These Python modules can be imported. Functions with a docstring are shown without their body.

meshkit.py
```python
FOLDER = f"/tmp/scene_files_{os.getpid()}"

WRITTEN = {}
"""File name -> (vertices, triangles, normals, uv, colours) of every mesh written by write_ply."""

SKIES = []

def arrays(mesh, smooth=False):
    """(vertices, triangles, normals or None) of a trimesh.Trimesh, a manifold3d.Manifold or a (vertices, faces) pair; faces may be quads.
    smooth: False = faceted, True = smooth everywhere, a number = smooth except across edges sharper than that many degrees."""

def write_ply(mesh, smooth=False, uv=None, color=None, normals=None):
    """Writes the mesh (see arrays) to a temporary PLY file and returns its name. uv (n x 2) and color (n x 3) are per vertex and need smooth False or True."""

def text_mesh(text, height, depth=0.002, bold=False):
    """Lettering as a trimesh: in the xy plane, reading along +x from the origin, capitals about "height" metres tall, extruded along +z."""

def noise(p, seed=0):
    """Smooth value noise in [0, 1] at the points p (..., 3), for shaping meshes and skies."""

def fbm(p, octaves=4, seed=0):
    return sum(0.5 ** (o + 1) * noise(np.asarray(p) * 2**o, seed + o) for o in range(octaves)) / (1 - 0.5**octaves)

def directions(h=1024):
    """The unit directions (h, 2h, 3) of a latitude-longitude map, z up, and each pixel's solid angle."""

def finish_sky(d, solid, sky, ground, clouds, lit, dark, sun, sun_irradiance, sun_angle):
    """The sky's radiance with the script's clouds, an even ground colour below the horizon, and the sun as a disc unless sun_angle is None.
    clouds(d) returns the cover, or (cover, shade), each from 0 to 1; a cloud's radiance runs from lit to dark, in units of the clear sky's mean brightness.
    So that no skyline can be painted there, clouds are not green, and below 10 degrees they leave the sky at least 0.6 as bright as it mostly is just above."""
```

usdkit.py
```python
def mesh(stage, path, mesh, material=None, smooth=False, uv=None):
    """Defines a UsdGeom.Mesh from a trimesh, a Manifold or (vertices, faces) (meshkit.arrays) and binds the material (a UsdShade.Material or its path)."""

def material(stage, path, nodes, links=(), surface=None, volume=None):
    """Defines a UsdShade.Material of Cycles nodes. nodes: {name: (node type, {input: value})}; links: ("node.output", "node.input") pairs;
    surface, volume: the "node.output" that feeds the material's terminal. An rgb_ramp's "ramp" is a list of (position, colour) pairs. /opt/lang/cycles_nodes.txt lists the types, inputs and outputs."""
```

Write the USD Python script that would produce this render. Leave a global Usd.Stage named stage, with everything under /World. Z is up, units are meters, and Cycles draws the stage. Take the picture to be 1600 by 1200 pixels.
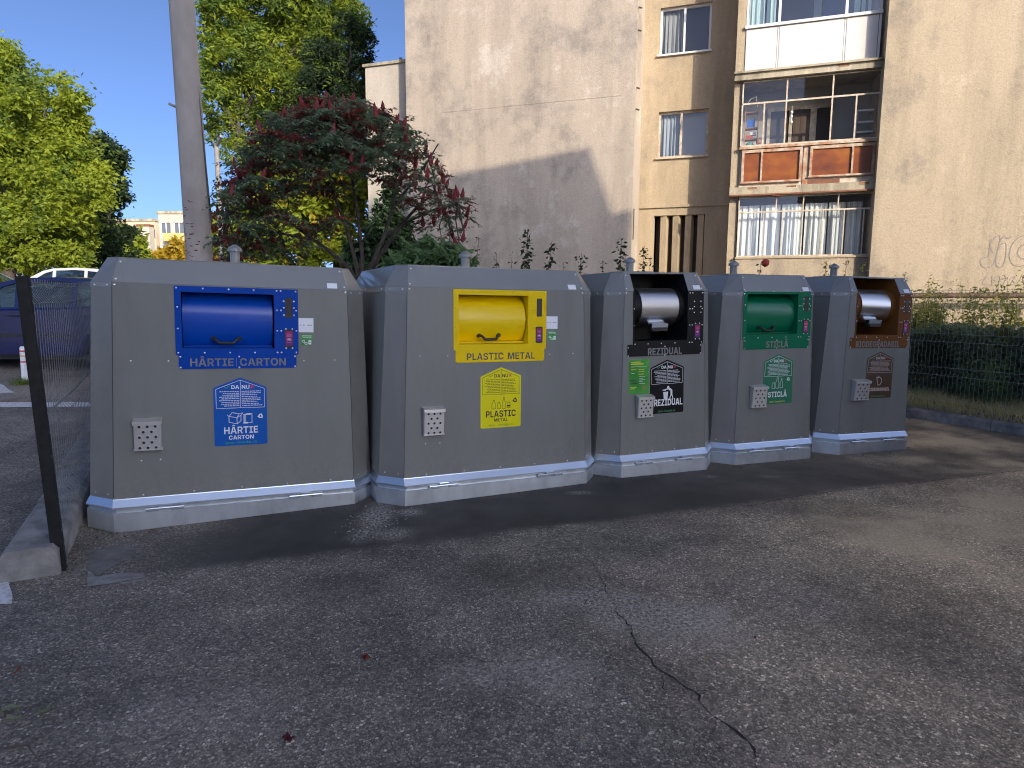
import math, glob
import numpy as np, trimesh, shapely
from shapely.geometry import Polygon, LineString, Point, MultiPolygon, box as sbox
from shapely.ops import unary_union
from shapely import affinity
import meshkit, usdkit
from pxr import Usd, UsdGeom, UsdLux, UsdShade, Gf, Sdf, Vt

stage = Usd.Stage.CreateInMemory()
UsdGeom.SetStageUpAxis(stage, 'Z'); UsdGeom.SetStageMetersPerUnit(stage, 1.0)
world = UsdGeom.Xform.Define(stage, '/World'); stage.SetDefaultPrim(world.GetPrim())
UsdGeom.Scope.Define(stage, '/World/Looks')

# ------------------------------------------------------------------ camera, sky, sun, exposure
EYE = np.array([0, 0, 1.5]); FPX, PITCH, ROLL = 1005.81, 0.12987, 0.00469
cp, sp = math.cos(PITCH), math.sin(PITCH)
FWD = np.array([0, cp, -sp]); _up = np.array([0, sp, cp]); _r = np.array([1.0, 0, 0])
RIGHT = math.cos(ROLL) * _r + math.sin(ROLL) * _up
UP = -math.sin(ROLL) * _r + math.cos(ROLL) * _up
cam = UsdGeom.Camera.Define(stage, '/World/camera')
cam.CreateHorizontalApertureAttr(36.0); cam.CreateVerticalApertureAttr(27.0)
cam.CreateFocalLengthAttr(FPX / 1600 * 36.0)
cam.CreateClippingRangeAttr(Gf.Vec2f(0.05, 5000))
cam.AddTransformOp().Set(Gf.Matrix4d(*RIGHT, 0, *UP, 0, *(-FWD), 0, *EYE, 1))
EXPOSURE = 1.1
cam.CreateExposureAttr(EXPOSURE)

SUN_EL = math.radians(22.0)
THF = math.radians(-18.5)                                   # the facade's direction
FU = np.array([math.cos(THF), math.sin(THF), 0]); FN = np.array([math.sin(THF), -math.cos(THF), 0])
_az = math.radians(48.0)
SH = math.cos(_az) * FN + math.sin(_az) * FU                # horizontal direction towards the sun
SUN = SH * math.cos(SUN_EL) + np.array([0, 0, math.sin(SUN_EL)])
SKY_STRENGTH, SUN_INTENSITY = 0.15, 0.66
AIR, AERO, OZ = 0.33, 3.0, 4.0
dome = UsdLux.DomeLight.Define(stage, '/World/sky')
dm = usdkit.material(stage, '/World/Looks/sky_light', {
    'sky': ('sky_texture', {'sky_type': 'single_scattering', 'sun_disc': False, 'sun_elevation': SUN_EL,
                            'sun_rotation': math.atan2(SH[0], SH[1]), 'altitude': 300.0, 'air_density': AIR,
                            'aerosol_density': AERO, 'ozone_density': OZ}),
    'bg': ('background_shader', {'strength': SKY_STRENGTH})}, [('sky.color', 'bg.color')], surface='bg.background')
UsdShade.MaterialBindingAPI.Apply(dome.GetPrim()).Bind(dm)
dome.GetPrim().SetCustomDataByKey('kind', 'structure')
sun = UsdLux.DistantLight.Define(stage, '/World/sun')
sun.CreateNormalizeAttr(True); sun.CreateIntensityAttr(SUN_INTENSITY); sun.CreateAngleAttr(0.5)
sun.CreateColorAttr(Gf.Vec3f(1.0, 0.87, 0.68))
_x = np.cross([0, 0, 1], SUN); _x /= np.linalg.norm(_x); _y = np.cross(SUN, _x)
sun.AddTransformOp().Set(Gf.Matrix4d(*_x, 0, *_y, 0, *SUN, 0, 0, 0, 50, 1))


def ray(px, py):
    return FWD * FPX + RIGHT * (px - 800) - UP * (py - 600)


def at(px, py, y):
    """the point at distance y north of the camera seen at that pixel of the 1600 px photograph"""
    v = ray(px, py)
    return EYE + v * (y / v[1])


def zg(x, y):
    """the ground rises gently to the back left"""
    q = -.6 * np.asarray(x, float) + .8 * np.asarray(y, float) - 5.2
    q = np.where(q > 0, q, 0)
    return .05 * q * q / (q + 1.0) * np.where(q > 24, 24 / np.maximum(q, 1e-6), 1)


def on_ground(px, py):
    v = ray(px, py); z = 0.0
    for _ in range(30):
        p = EYE + v * ((z - EYE[2]) / v[2]); z = .5 * z + .5 * float(zg(p[0], p[1]))
    return p


# ------------------------------------------------------------------ helpers
_used = {}


def newpath(parent, name):
    k = (parent, name); n = _used.get(k, 0); _used[k] = n + 1
    return f'{parent}/{name}' + (f'_{n:03d}' if n else '')


def tag(prim, label=None, cat=None, group=None, kind=None):
    for k, v in (('label', label), ('category', cat), ('group', group), ('kind', kind)):
        if v: prim.SetCustomDataByKey(k, v)
    return prim


def thing(name, label=None, cat=None, loc=(0, 0, 0), rotz=0.0, group=None, kind=None, tilt=0.0):
    p = newpath('/World', name)
    x = UsdGeom.Xform.Define(stage, p)
    x.AddTranslateOp().Set(Gf.Vec3d(*map(float, loc)))
    x.AddRotateZOp().Set(math.degrees(rotz))
    if tilt: x.AddRotateYOp().Set(-math.degrees(tilt))
    tag(x.GetPrim(), label, cat, group, kind)
    return p


class MB:
    def __init__(self): self.v, self.f, self.n = [], [], 0
    def add(self, v, f):
        v = np.asarray(v, float).reshape(-1, 3); f = np.asarray(f, int)
        if f.shape[1] == 4: f = np.vstack([f[:, [0, 1, 2]], f[:, [0, 2, 3]]])
        self.v.append(v); self.f.append(f + self.n); self.n += len(v); return self
    def tm(self, m): return self.add(m.vertices, m.faces)
    def box(self, x0, x1, y0, y1, z0, z1):
        v = [(x, y, z) for z in (z0, z1) for y in (y0, y1) for x in (x0, x1)]
        return self.add(v, [(0, 2, 3, 1), (4, 5, 7, 6), (0, 1, 5, 4), (2, 6, 7, 3), (0, 4, 6, 2), (1, 3, 7, 5)])
    def obox(self, c, ax, h):
        c = np.asarray(c, float); ax = [np.asarray(a, float) / np.linalg.norm(a) for a in ax]
        v = [c + sx * h[0] * ax[0] + sy * h[1] * ax[1] + sz * h[2] * ax[2] for sz in (-1, 1) for sy in (-1, 1) for sx in (-1, 1)]
        return self.add(v, [(0, 2, 3, 1), (4, 5, 7, 6), (0, 1, 5, 4), (2, 6, 7, 3), (0, 4, 6, 2), (1, 3, 7, 5)])
    def tube(self, pts, rad, sides=8, cap=True):
        p = np.asarray(pts, float); r = np.broadcast_to(np.asarray(rad, float), (len(p),))
        t = np.gradient(p, axis=0); t /= np.linalg.norm(t, axis=1, keepdims=True) + 1e-12
        ref = np.array([0, 0, 1.0]) if abs(t[:, 2]).mean() < .85 else np.array([1.0, 0, 0])
        a = np.cross(t, ref); a /= np.linalg.norm(a, axis=1, keepdims=True) + 1e-12
        b = np.cross(t, a); ang = np.arange(sides) * 2 * np.pi / sides
        v = p[:, None] + r[:, None, None] * (np.cos(ang)[None, :, None] * a[:, None] + np.sin(ang)[None, :, None] * b[:, None])
        i, j = np.meshgrid(np.arange(len(p) - 1), np.arange(sides), indexing='ij')
        q = np.stack([i * sides + j, i * sides + (j + 1) % sides, (i + 1) * sides + (j + 1) % sides, (i + 1) * sides + j], -1).reshape(-1, 4)
        v = v.reshape(-1, 3); f = np.vstack([q[:, [0, 1, 2]], q[:, [0, 2, 3]]])
        if cap:
            n = len(v); v = np.vstack([v, p[0], p[-1]]); L = (len(p) - 1) * sides
            f = np.vstack([f, [(n, (k + 1) % sides, k) for k in range(sides)], [(n + 1, L + k, L + (k + 1) % sides) for k in range(sides)]])
        return self.add(v, f)
    def ext(self, poly, fr, t0, t1):
        """a 2-D polygon extruded from t0 to t1 along the frame's normal; fr = (origin, U, V, N)"""
        o, u, w, n = [np.asarray(a, float) for a in fr]
        for g in getattr(poly, 'geoms', [poly]):
            if g.is_empty or g.area < 1e-9: continue
            m = trimesh.creation.extrude_polygon(g, t1 - t0, engine='earcut')
            p = m.vertices
            f = m.faces if np.dot(np.cross(u, w), n) > 0 else m.faces[:, ::-1]
            self.add(o + p[:, :1] * u + p[:, 1:2] * w + (p[:, 2:3] + t0) * n, f)
        return self
    def build(self, name, mat, parent='/World', smooth=False, label=None, cat=None, group=None, kind=None):
        p = newpath(parent, name)
        m = usdkit.mesh(stage, p, (np.vstack(self.v), np.vstack(self.f)), M[mat], smooth=smooth)
        tag(m.GetPrim(), label, cat, group, kind)
        return p


def rbox(cx0, cx1, cz0, cz1, r=.004):
    return sbox(cx0 + r, cz0 + r, cx1 - r, cz1 - r).buffer(r, quad_segs=3)


_FONT = glob.glob('/opt/blender-*/*/datafiles/fonts/Inter.woff2')[0]
_glyphs = {}


def text_poly(text, cap, weight='Bold', align='l'):
    """lettering as a shapely polygon, capitals cap high, baseline at 0"""
    from PIL import Image, ImageDraw, ImageFont
    key = (text, weight)
    if key not in _glyphs:
        font = ImageFont.truetype(_FONT, 150)
        font.set_variation_by_name(weight)
        x0, y0, x1, y1 = font.getbbox(text, anchor='ls')
        im = Image.new('L', (x1 - x0 + 8, y1 - y0 + 8))
        ImageDraw.Draw(im).text((4 - x0, 4 - y0), text, 255, font, anchor='ls')
        on = np.pad(np.asarray(im) > 127, ((0, 0), (1, 1))).astype(np.int8)
        rows, st = np.nonzero(np.diff(on, axis=1) == 1); en = np.nonzero(np.diff(on, axis=1) == -1)[1]
        shp = unary_union(shapely.box(st, -rows - 1, en, -rows)).buffer(.7).buffer(-.7).simplify(.8)
        _glyphs[key] = affinity.affine_transform(shp, [1 / 109., 0, 0, 1 / 109., -4 / 109., (4 - y0) / 109.])
    g = affinity.scale(_glyphs[key], cap, cap, origin=(0, 0))
    b = g.bounds
    if align == 'c': g = affinity.translate(g, -(b[0] + b[2]) / 2, 0)
    if align == 'r': g = affinity.translate(g, -b[2], 0)
    return g


def fit_text(text, width, cap, weight='Bold', align='c'):
    g = text_poly(text, cap, weight, align); b = g.bounds
    return affinity.scale(g, width / (b[2] - b[0]), 1, origin=(0, 0))


# ------------------------------------------------------------------ materials
M = {}


def pm(name, col, rough=.5, metal=0.0, var=0.0, vscale=3.0, col2=None, bump=0.0, bscale=40.0, bdist=.01, rvar=0.0, spec=.5, coat=0.0, stretch=None, obj=False, detail=5.0, diffr=0.0):
    n = {'g': ('geometry', {}), 'p': ('principled_bsdf', {'base_color': col, 'roughness': rough, 'metallic': metal, 'specular_ior_level': spec, 'coat_weight': coat, 'diffuse_roughness': diffr})}
    L = []
    src = 'g.position'
    if obj:
        n['tc'] = ('texture_coordinate', {}); src = 'tc.object'
    if stretch:
        n['map'] = ('mapping', {'scale': stretch}); L.append((src, 'map.vector')); src = 'map.vector'
    if var or col2:
        c2 = col2 or tuple(c * (1 - var) for c in col)
        n['nz'] = ('noise_texture', {'scale': vscale, 'detail': detail, 'roughness': .6})
        n['rp'] = ('rgb_ramp', {'ramp': [(.35, c2), (.65, col)]})
        L += [(src, 'nz.vector'), ('nz.fac', 'rp.fac'), ('rp.color', 'p.base_color')]
        if rvar:
            n['mr'] = ('map_range', {'from_min': .3, 'from_max': .7, 'to_min': rough - rvar, 'to_max': rough + rvar})
            L += [('nz.fac', 'mr.value'), ('mr.result', 'p.roughness')]
    if bump:
        n['bn'] = ('noise_texture', {'scale': bscale, 'detail': 4.0})
        n['b'] = ('bump', {'strength': bump, 'distance': bdist})
        L += [(src, 'bn.vector'), ('bn.fac', 'b.height'), ('b.normal', 'p.normal')]
    M[name] = usdkit.material(stage, '/World/Looks/' + name, n, L, surface='p.BSDF')


def leafmat(name, cols, trans=.35, rough=.55):
    """leaf colours differ from leaf to leaf and in drifts through the crown"""
    n = {'g': ('geometry', {}), 'nz': ('noise_texture', {'scale': .9, 'detail': 3.0}),
         'mx': ('math', {'math_type': 'multiply_add', 'value2': .55}), 'ad': ('math', {'math_type': 'multiply_add', 'value2': .45, 'value3': 0.0}),
         'rp': ('rgb_ramp', {'ramp': [(k / (len(cols) - 1), c) for k, c in enumerate(cols)]}),
         'p': ('principled_bsdf', {'roughness': rough, 'specular_ior_level': .35}), 't': ('translucent_bsdf', {}),
         'm': ('mix_closure', {'fac': trans})}
    M[name] = usdkit.material(stage, '/World/Looks/' + name, n, [
        ('g.position', 'nz.vector'), ('g.random_per_island', 'ad.value1'), ('nz.fac', 'mx.value1'), ('ad.value', 'mx.value3'), ('mx.value', 'rp.fac'),
        ('rp.color', 'p.base_color'), ('rp.color', 't.color'), ('p.BSDF', 'm.closure1'), ('t.BSDF', 'm.closure2')], surface='m.closure')


def glassmat(name, tint=(.9, .95, .95), ior=1.5, rough=.0):
    M[name] = usdkit.material(stage, '/World/Looks/' + name, {
        't': ('transparent_bsdf', {'color': tint}), 'g': ('glossy_bsdf', {'color': (1, 1, 1), 'roughness': rough}),
        'l': ('layer_weight', {'blend': .5}), 'pw': ('math', {'math_type': 'power', 'value2': 4.0}), 'f': ('math', {'math_type': 'multiply_add', 'value2': .85, 'value3': (ior - 1) ** 2 / (ior + 1) ** 2 * 1.6}), 'm': ('mix_closure', {})},
        [('l.facing', 'pw.value1'), ('pw.value', 'f.value1'), ('f.value', 'm.fac'), ('t.BSDF', 'm.closure1'), ('g.BSDF', 'm.closure2')], surface='m.closure')


GREY = (.178, .184, .172)
M['bin_paint'] = usdkit.material(stage, '/World/Looks/bin_paint', {
    'g': ('geometry', {}), 'mp': ('mapping', {'scale': (2.2, 2.2, .5)}), 'n': ('noise_texture', {'scale': 2.0, 'detail': 6.0, 'roughness': .6}), 'n2': ('noise_texture', {'scale': 26.0, 'detail': 5.0, 'roughness': .7}),
    's': ('separate_xyz', {}), 'lo': ('map_range', {'from_min': .55, 'from_max': .18, 'to_min': .0, 'to_max': .55, 'clamp': True}), 'dm': ('math', {'math_type': 'multiply'}), 'nr': ('map_range', {'from_min': .40, 'from_max': .66, 'clamp': True}),
    'r': ('rgb_ramp', {'ramp': [(.3, tuple(c * .88 for c in GREY)), (.55, GREY), (.75, tuple(c * 1.08 for c in GREY))]}), 'm': ('mix_color', {'b': (.25, .225, .19)}),
    'rr': ('map_range', {'from_min': .3, 'from_max': .7, 'to_min': .33, 'to_max': .52}), 'p': ('principled_bsdf', {'specular_ior_level': .45})},
    [('g.position', 'mp.vector'), ('mp.vector', 'n.vector'), ('g.position', 'n2.vector'), ('n.fac', 'r.fac'), ('g.position', 's.vector'), ('s.z', 'lo.value'), ('n2.fac', 'nr.value'), ('lo.result', 'dm.value1'), ('nr.result', 'dm.value2'), ('dm.value', 'm.fac'), ('r.color', 'm.a'), ('m.result', 'p.base_color'), ('n.fac', 'rr.value'), ('rr.result', 'p.roughness')], surface='p.BSDF')
pm('bin_corner', (.195, .195, .185), .36, .25, var=.06, vscale=2.5, rvar=.05)
pm('bin_slope', (.205, .213, .208), .30, .15, var=.05, vscale=2.5, coat=.35)
pm('bin_inside', (.03, .03, .032), .8)
pm('seam_dark', (.03, .03, .03), .8)
pm('galvanised', (.60, .645, .69), .38, .88, col2=(.50, .54, .59), vscale=9, rvar=.03, stretch=(1, 1, .5))
pm('galvanised_collar', (.66, .73, .82), .27, .95, var=.06, vscale=5)
pm('rivet_steel', (.75, .76, .78), .3, .9)
pm('stainless', (.66, .65, .64), .30, 1.0)
pm('ashtray_steel', (.62, .61, .60), .36, .8, var=.08, vscale=9)
pm('ashtray_hole', (.02, .02, .02), .8)
pm('black_plastic', (.012, .012, .013), .4)
pm('hatch_blue', (.001, .052, .34), .42, 0, var=.05, vscale=3, spec=.12)
pm('hatch_yellow', (.80, .56, .001), .38, 0, var=.04, vscale=3, spec=.12)
pm('drum_blue', (.001, .055, .37), .26, 0, spec=.6); pm('drum_yellow', (.82, .57, .001), .28, 0, spec=.4); pm('drum_green', (.001, .14, .063), .26, 0, spec=.6)
pm('hatch_black', (.006, .006, .0065), .42, 0, var=.1, vscale=3, spec=.22)
pm('hatch_green', (.001, .145, .064), .4, 0, var=.05, vscale=3, spec=.15)
pm('hatch_brown', (.165, .064, .016), .45, 0, var=.06, vscale=3, spec=.12)
pm('sticker_blue', (.003, .09, .40), .4, spec=.25); pm('sticker_yellow', (.74, .66, .002), .4, spec=.2); pm('sticker_black', (.005, .005, .006), .4, spec=.2); pm('cut_dark', (.075, .075, .07), .6)
pm('sticker_green', (.012, .16, .075), .35); pm('sticker_brown', (.075, .042, .022), .4)
pm('print_white', (.72, .74, .76), .5); pm('print_black', (.01, .01, .01), .5); pm('print_green', (.03, .36, .12), .5)
pm('print_dark_green', (.12, .30, .02), .5); pm('print_yellow', (.75, .68, .05), .5); pm('print_red', (.55, .03, .03), .5); pm('print_cream', (.55, .47, .40), .5)
pm('paper_white', (.78, .80, .84), .6); pm('leaflet_green', (.06, .36, .08), .4, var=.5, vscale=25); pm('print_grey', (.3, .3, .32), .6)
pm('poster_green', (.025, .22, .025), .3, col2=(.10, .42, .06), vscale=6)
M['screen_magenta'] = usdkit.material(stage, '/World/Looks/screen_magenta', {
    'g': ('geometry', {}), 's': ('separate_xyz', {}), 'mr': ('map_range', {'from_min': 1.16, 'from_max': 1.29}),
    'rp': ('rgb_ramp', {'ramp': [(0, (.07, .02, .25)), (.45, (.22, .02, .22)), (1, (.38, .02, .12))]}),
    'p': ('principled_bsdf', {'roughness': .25})},
    [('g.position', 's.vector'), ('s.z', 'mr.value'), ('mr.result', 'rp.fac'), ('rp.color', 'p.base_color')], surface='p.BSDF')
pm('concrete', (.30, .28, .26), .85, 0, col2=(.20, .185, .17), vscale=5, bump=.4, bscale=60, bdist=.01)
pm('kerb_concrete', (.27, .26, .245), .9, 0, col2=(.13, .125, .12), vscale=6, bump=.6, bscale=50, bdist=.012)
pm('pole_concrete', (.37, .335, .305), .9, 0, col2=(.27, .245, .225), vscale=2.6, bump=.5, bscale=35, bdist=.01, stretch=(1, 1, .5))
pm('pole_stain', (.14, .03, .02), .8)
pm('fence_black', (.006, .0065, .0065), .6, 0, col2=(.014, .015, .015), vscale=22, spec=.25)
pm('wire_grey', (.15, .155, .16), .55, .2)
pm('wire_zinc', (.28, .285, .285), .6, .2)
pm('lot_white', (.62, .63, .64), .7, 0, col2=(.34, .34, .35), vscale=30)
pm('soil', (.13, .095, .065), .95, 0, col2=(.07, .052, .036), vscale=7, bump=.6, bscale=30, bdist=.03)
pm('bark', (.075, .06, .05), .9, 0, col2=(.04, .032, .028), vscale=12, bump=.6, bscale=40, bdist=.02)
pm('stem_green', (.07, .09, .03), .7); pm('stem_brown', (.09, .06, .04), .8)
pm('rail_rust', (.13, .075, .05), .7, .2, var=.5, vscale=10)
pm('white_plastic', (.78, .79, .80), .35); pm('red_band', (.62, .05, .07), .4); pm('yellow_band', (.70, .42, .03), .4)
leafmat('leaf_yellowgreen', [(.13, .17, .016), (.25, .30, .024), (.38, .41, .03), (.48, .43, .04)], .5)
leafmat('leaf_mid', [(.06, .105, .02), (.13, .19, .026), (.22, .28, .032), (.30, .35, .04)], .48)
leafmat('leaf_dark', [(.012, .026, .010), (.022, .042, .014), (.04, .062, .018)], .25)
leafmat('leaf_sumac', [(.10, .15, .10), (.15, .21, .12), (.19, .24, .12), (.24, .20, .08)], .48)
leafmat('leaf_red', [(.15, .036, .032), (.22, .048, .042), (.19, .075, .045), (.28, .10, .07)], .45)
leafmat('leaf_orange', [(.28, .07, .012), (.36, .11, .015), (.26, .05, .012)], .4)
leafmat('leaf_gold', [(.30, .19, .012), (.38, .26, .02), (.28, .22, .03)], .4)
leafmat('leaf_bush', [(.09, .17, .07), (.15, .24, .10), (.21, .30, .12)], .5)
leafmat('leaf_hedge', [(.11, .16, .085), (.18, .23, .12), (.25, .28, .13)], .5)
leafmat('leaf_weedy', [(.17, .19, .03), (.32, .30, .05), (.46, .38, .07)], .5)
leafmat('leaf_rose', [(.025, .045, .02), (.05, .07, .025), (.09, .07, .03)], .3)
leafmat('grass_dry', [(.34, .34, .14), (.48, .44, .21), (.54, .48, .28), (.32, .40, .12)], .5)
pm('fruit_red', (.19, .018, .02), .8, 0, col2=(.11, .012, .015), vscale=40)
pm('rose_red', (.45, .05, .02), .6)
# ------------------------------------------------------------------ asphalt: one sheet to the horizon, fine where it is near
def blob(X, Y, c, r, n, soft=.5):
    d = np.hypot((X - c[0]) / r[0], (Y - c[1]) / r[1])
    return np.clip((1 - d + (n - .5) * 1.1) / soft, 0, 1)


gx = np.unique(np.concatenate([np.linspace(-9, 9, 401), np.linspace(-60, -9, 60), np.linspace(9, 60, 60), [-400, -200, -120, -90, 90, 120, 200, 400]]))
gy = np.unique(np.concatenate([np.linspace(.8, 11, 261), np.linspace(-30, .8, 40), np.linspace(11, 60, 70), [-200, -80, 80, 120, 200, 400, 700]]))
X, Y = np.meshgrid(gx, gy); Z = zg(X, Y)
P3 = np.stack([X, Y, 0 * X], -1)
n1, n2, n3 = meshkit.fbm(P3 * 1.3, 5, 3), meshkit.fbm(P3 * 4.1, 5, 9), meshkit.fbm(P3 * 11., 4, 21)
nn = .45 * n1 + .35 * n2 + .2 * n3
nn = np.clip((nn - .5) * 1.9 + .5, 0, 1)
dust_and_light = np.zeros_like(X); pale = np.zeros_like(X); wet = np.zeros_like(X); smooth_ = np.zeros_like(X)


def gpt(px, py): return on_ground(px, py)[:2]


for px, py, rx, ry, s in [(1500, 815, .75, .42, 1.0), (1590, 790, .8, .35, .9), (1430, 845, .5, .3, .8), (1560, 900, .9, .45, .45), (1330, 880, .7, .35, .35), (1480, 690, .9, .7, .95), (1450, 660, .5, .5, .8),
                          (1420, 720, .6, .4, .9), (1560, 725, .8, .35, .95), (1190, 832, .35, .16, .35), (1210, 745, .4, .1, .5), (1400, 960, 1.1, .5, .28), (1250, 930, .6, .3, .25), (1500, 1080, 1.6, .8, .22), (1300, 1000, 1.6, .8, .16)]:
    c = gpt(px, py); dust_and_light = np.maximum(dust_and_light, s * blob(X, Y, c, (rx * 1.5, ry * 1.8), nn, 1.0))  # dirt by the kerb; the sandy patch at right is warm reflected light painted in
for px, py, rx, ry, s in [(585, 812, .12, .28, 1), (610, 835, .16, .1, .8), (1040, 965, .36, .17, 1), (950, 938, .3, .1, .9), (830, 1050, .26, .13, .8), (770, 1060, .2, .12, .7), (185, 905, .22, .06, .9), (160, 870, .1, .16, .5),
                          (300, 1120, .35, .12, .3), (640, 800, .1, .05, .8), (905, 770, .12, .04, .9), (1110, 745, .1, .04, .7), (20, 612, 1.2, .5, .6), (80, 660, .8, .4, .4), (1040, 1000, .2, .08, .5)]:
    c = gpt(px, py); pale = np.maximum(pale, s * blob(X, Y, c, (rx * 1.2, ry * 1.6), nn, .7))
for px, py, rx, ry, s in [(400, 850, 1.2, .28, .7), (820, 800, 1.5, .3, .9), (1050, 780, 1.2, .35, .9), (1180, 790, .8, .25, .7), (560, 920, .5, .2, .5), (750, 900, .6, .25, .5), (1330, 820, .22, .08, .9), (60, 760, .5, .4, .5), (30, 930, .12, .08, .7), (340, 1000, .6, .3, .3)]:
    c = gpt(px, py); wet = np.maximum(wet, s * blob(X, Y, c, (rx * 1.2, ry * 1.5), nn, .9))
# a smoother, darker strip of newer asphalt lies along the containers; its seam shows on the right
a0, a1 = gpt(700, 842), gpt(1590, 735)
sd = ((X - a0[0]) * (a1[1] - a0[1]) - (Y - a0[1]) * (a1[0] - a0[0])) / np.hypot(*(a1 - a0))
strip = np.clip(-sd / .10 + .5 + (nn - .5) * 1.2, 0, 1) * np.clip((X + 2.2) / .5, 0, 1)
smooth_ = strip
bounce_tint = np.clip((X * .9 - Y * .12 - .1) / 2.6 + (n1 - .5) * .9, 0, 1)  # facade bounce and open-sky light towards the right, put into the asphalt colour
idx = np.arange(X.size).reshape(X.shape)
F = np.stack([idx[:-1, :-1], idx[:-1, 1:], idx[1:, 1:], idx[1:, :-1]], -1).reshape(-1, 4)
V = np.stack([X, Y, Z], -1).reshape(-1, 3)

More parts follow.
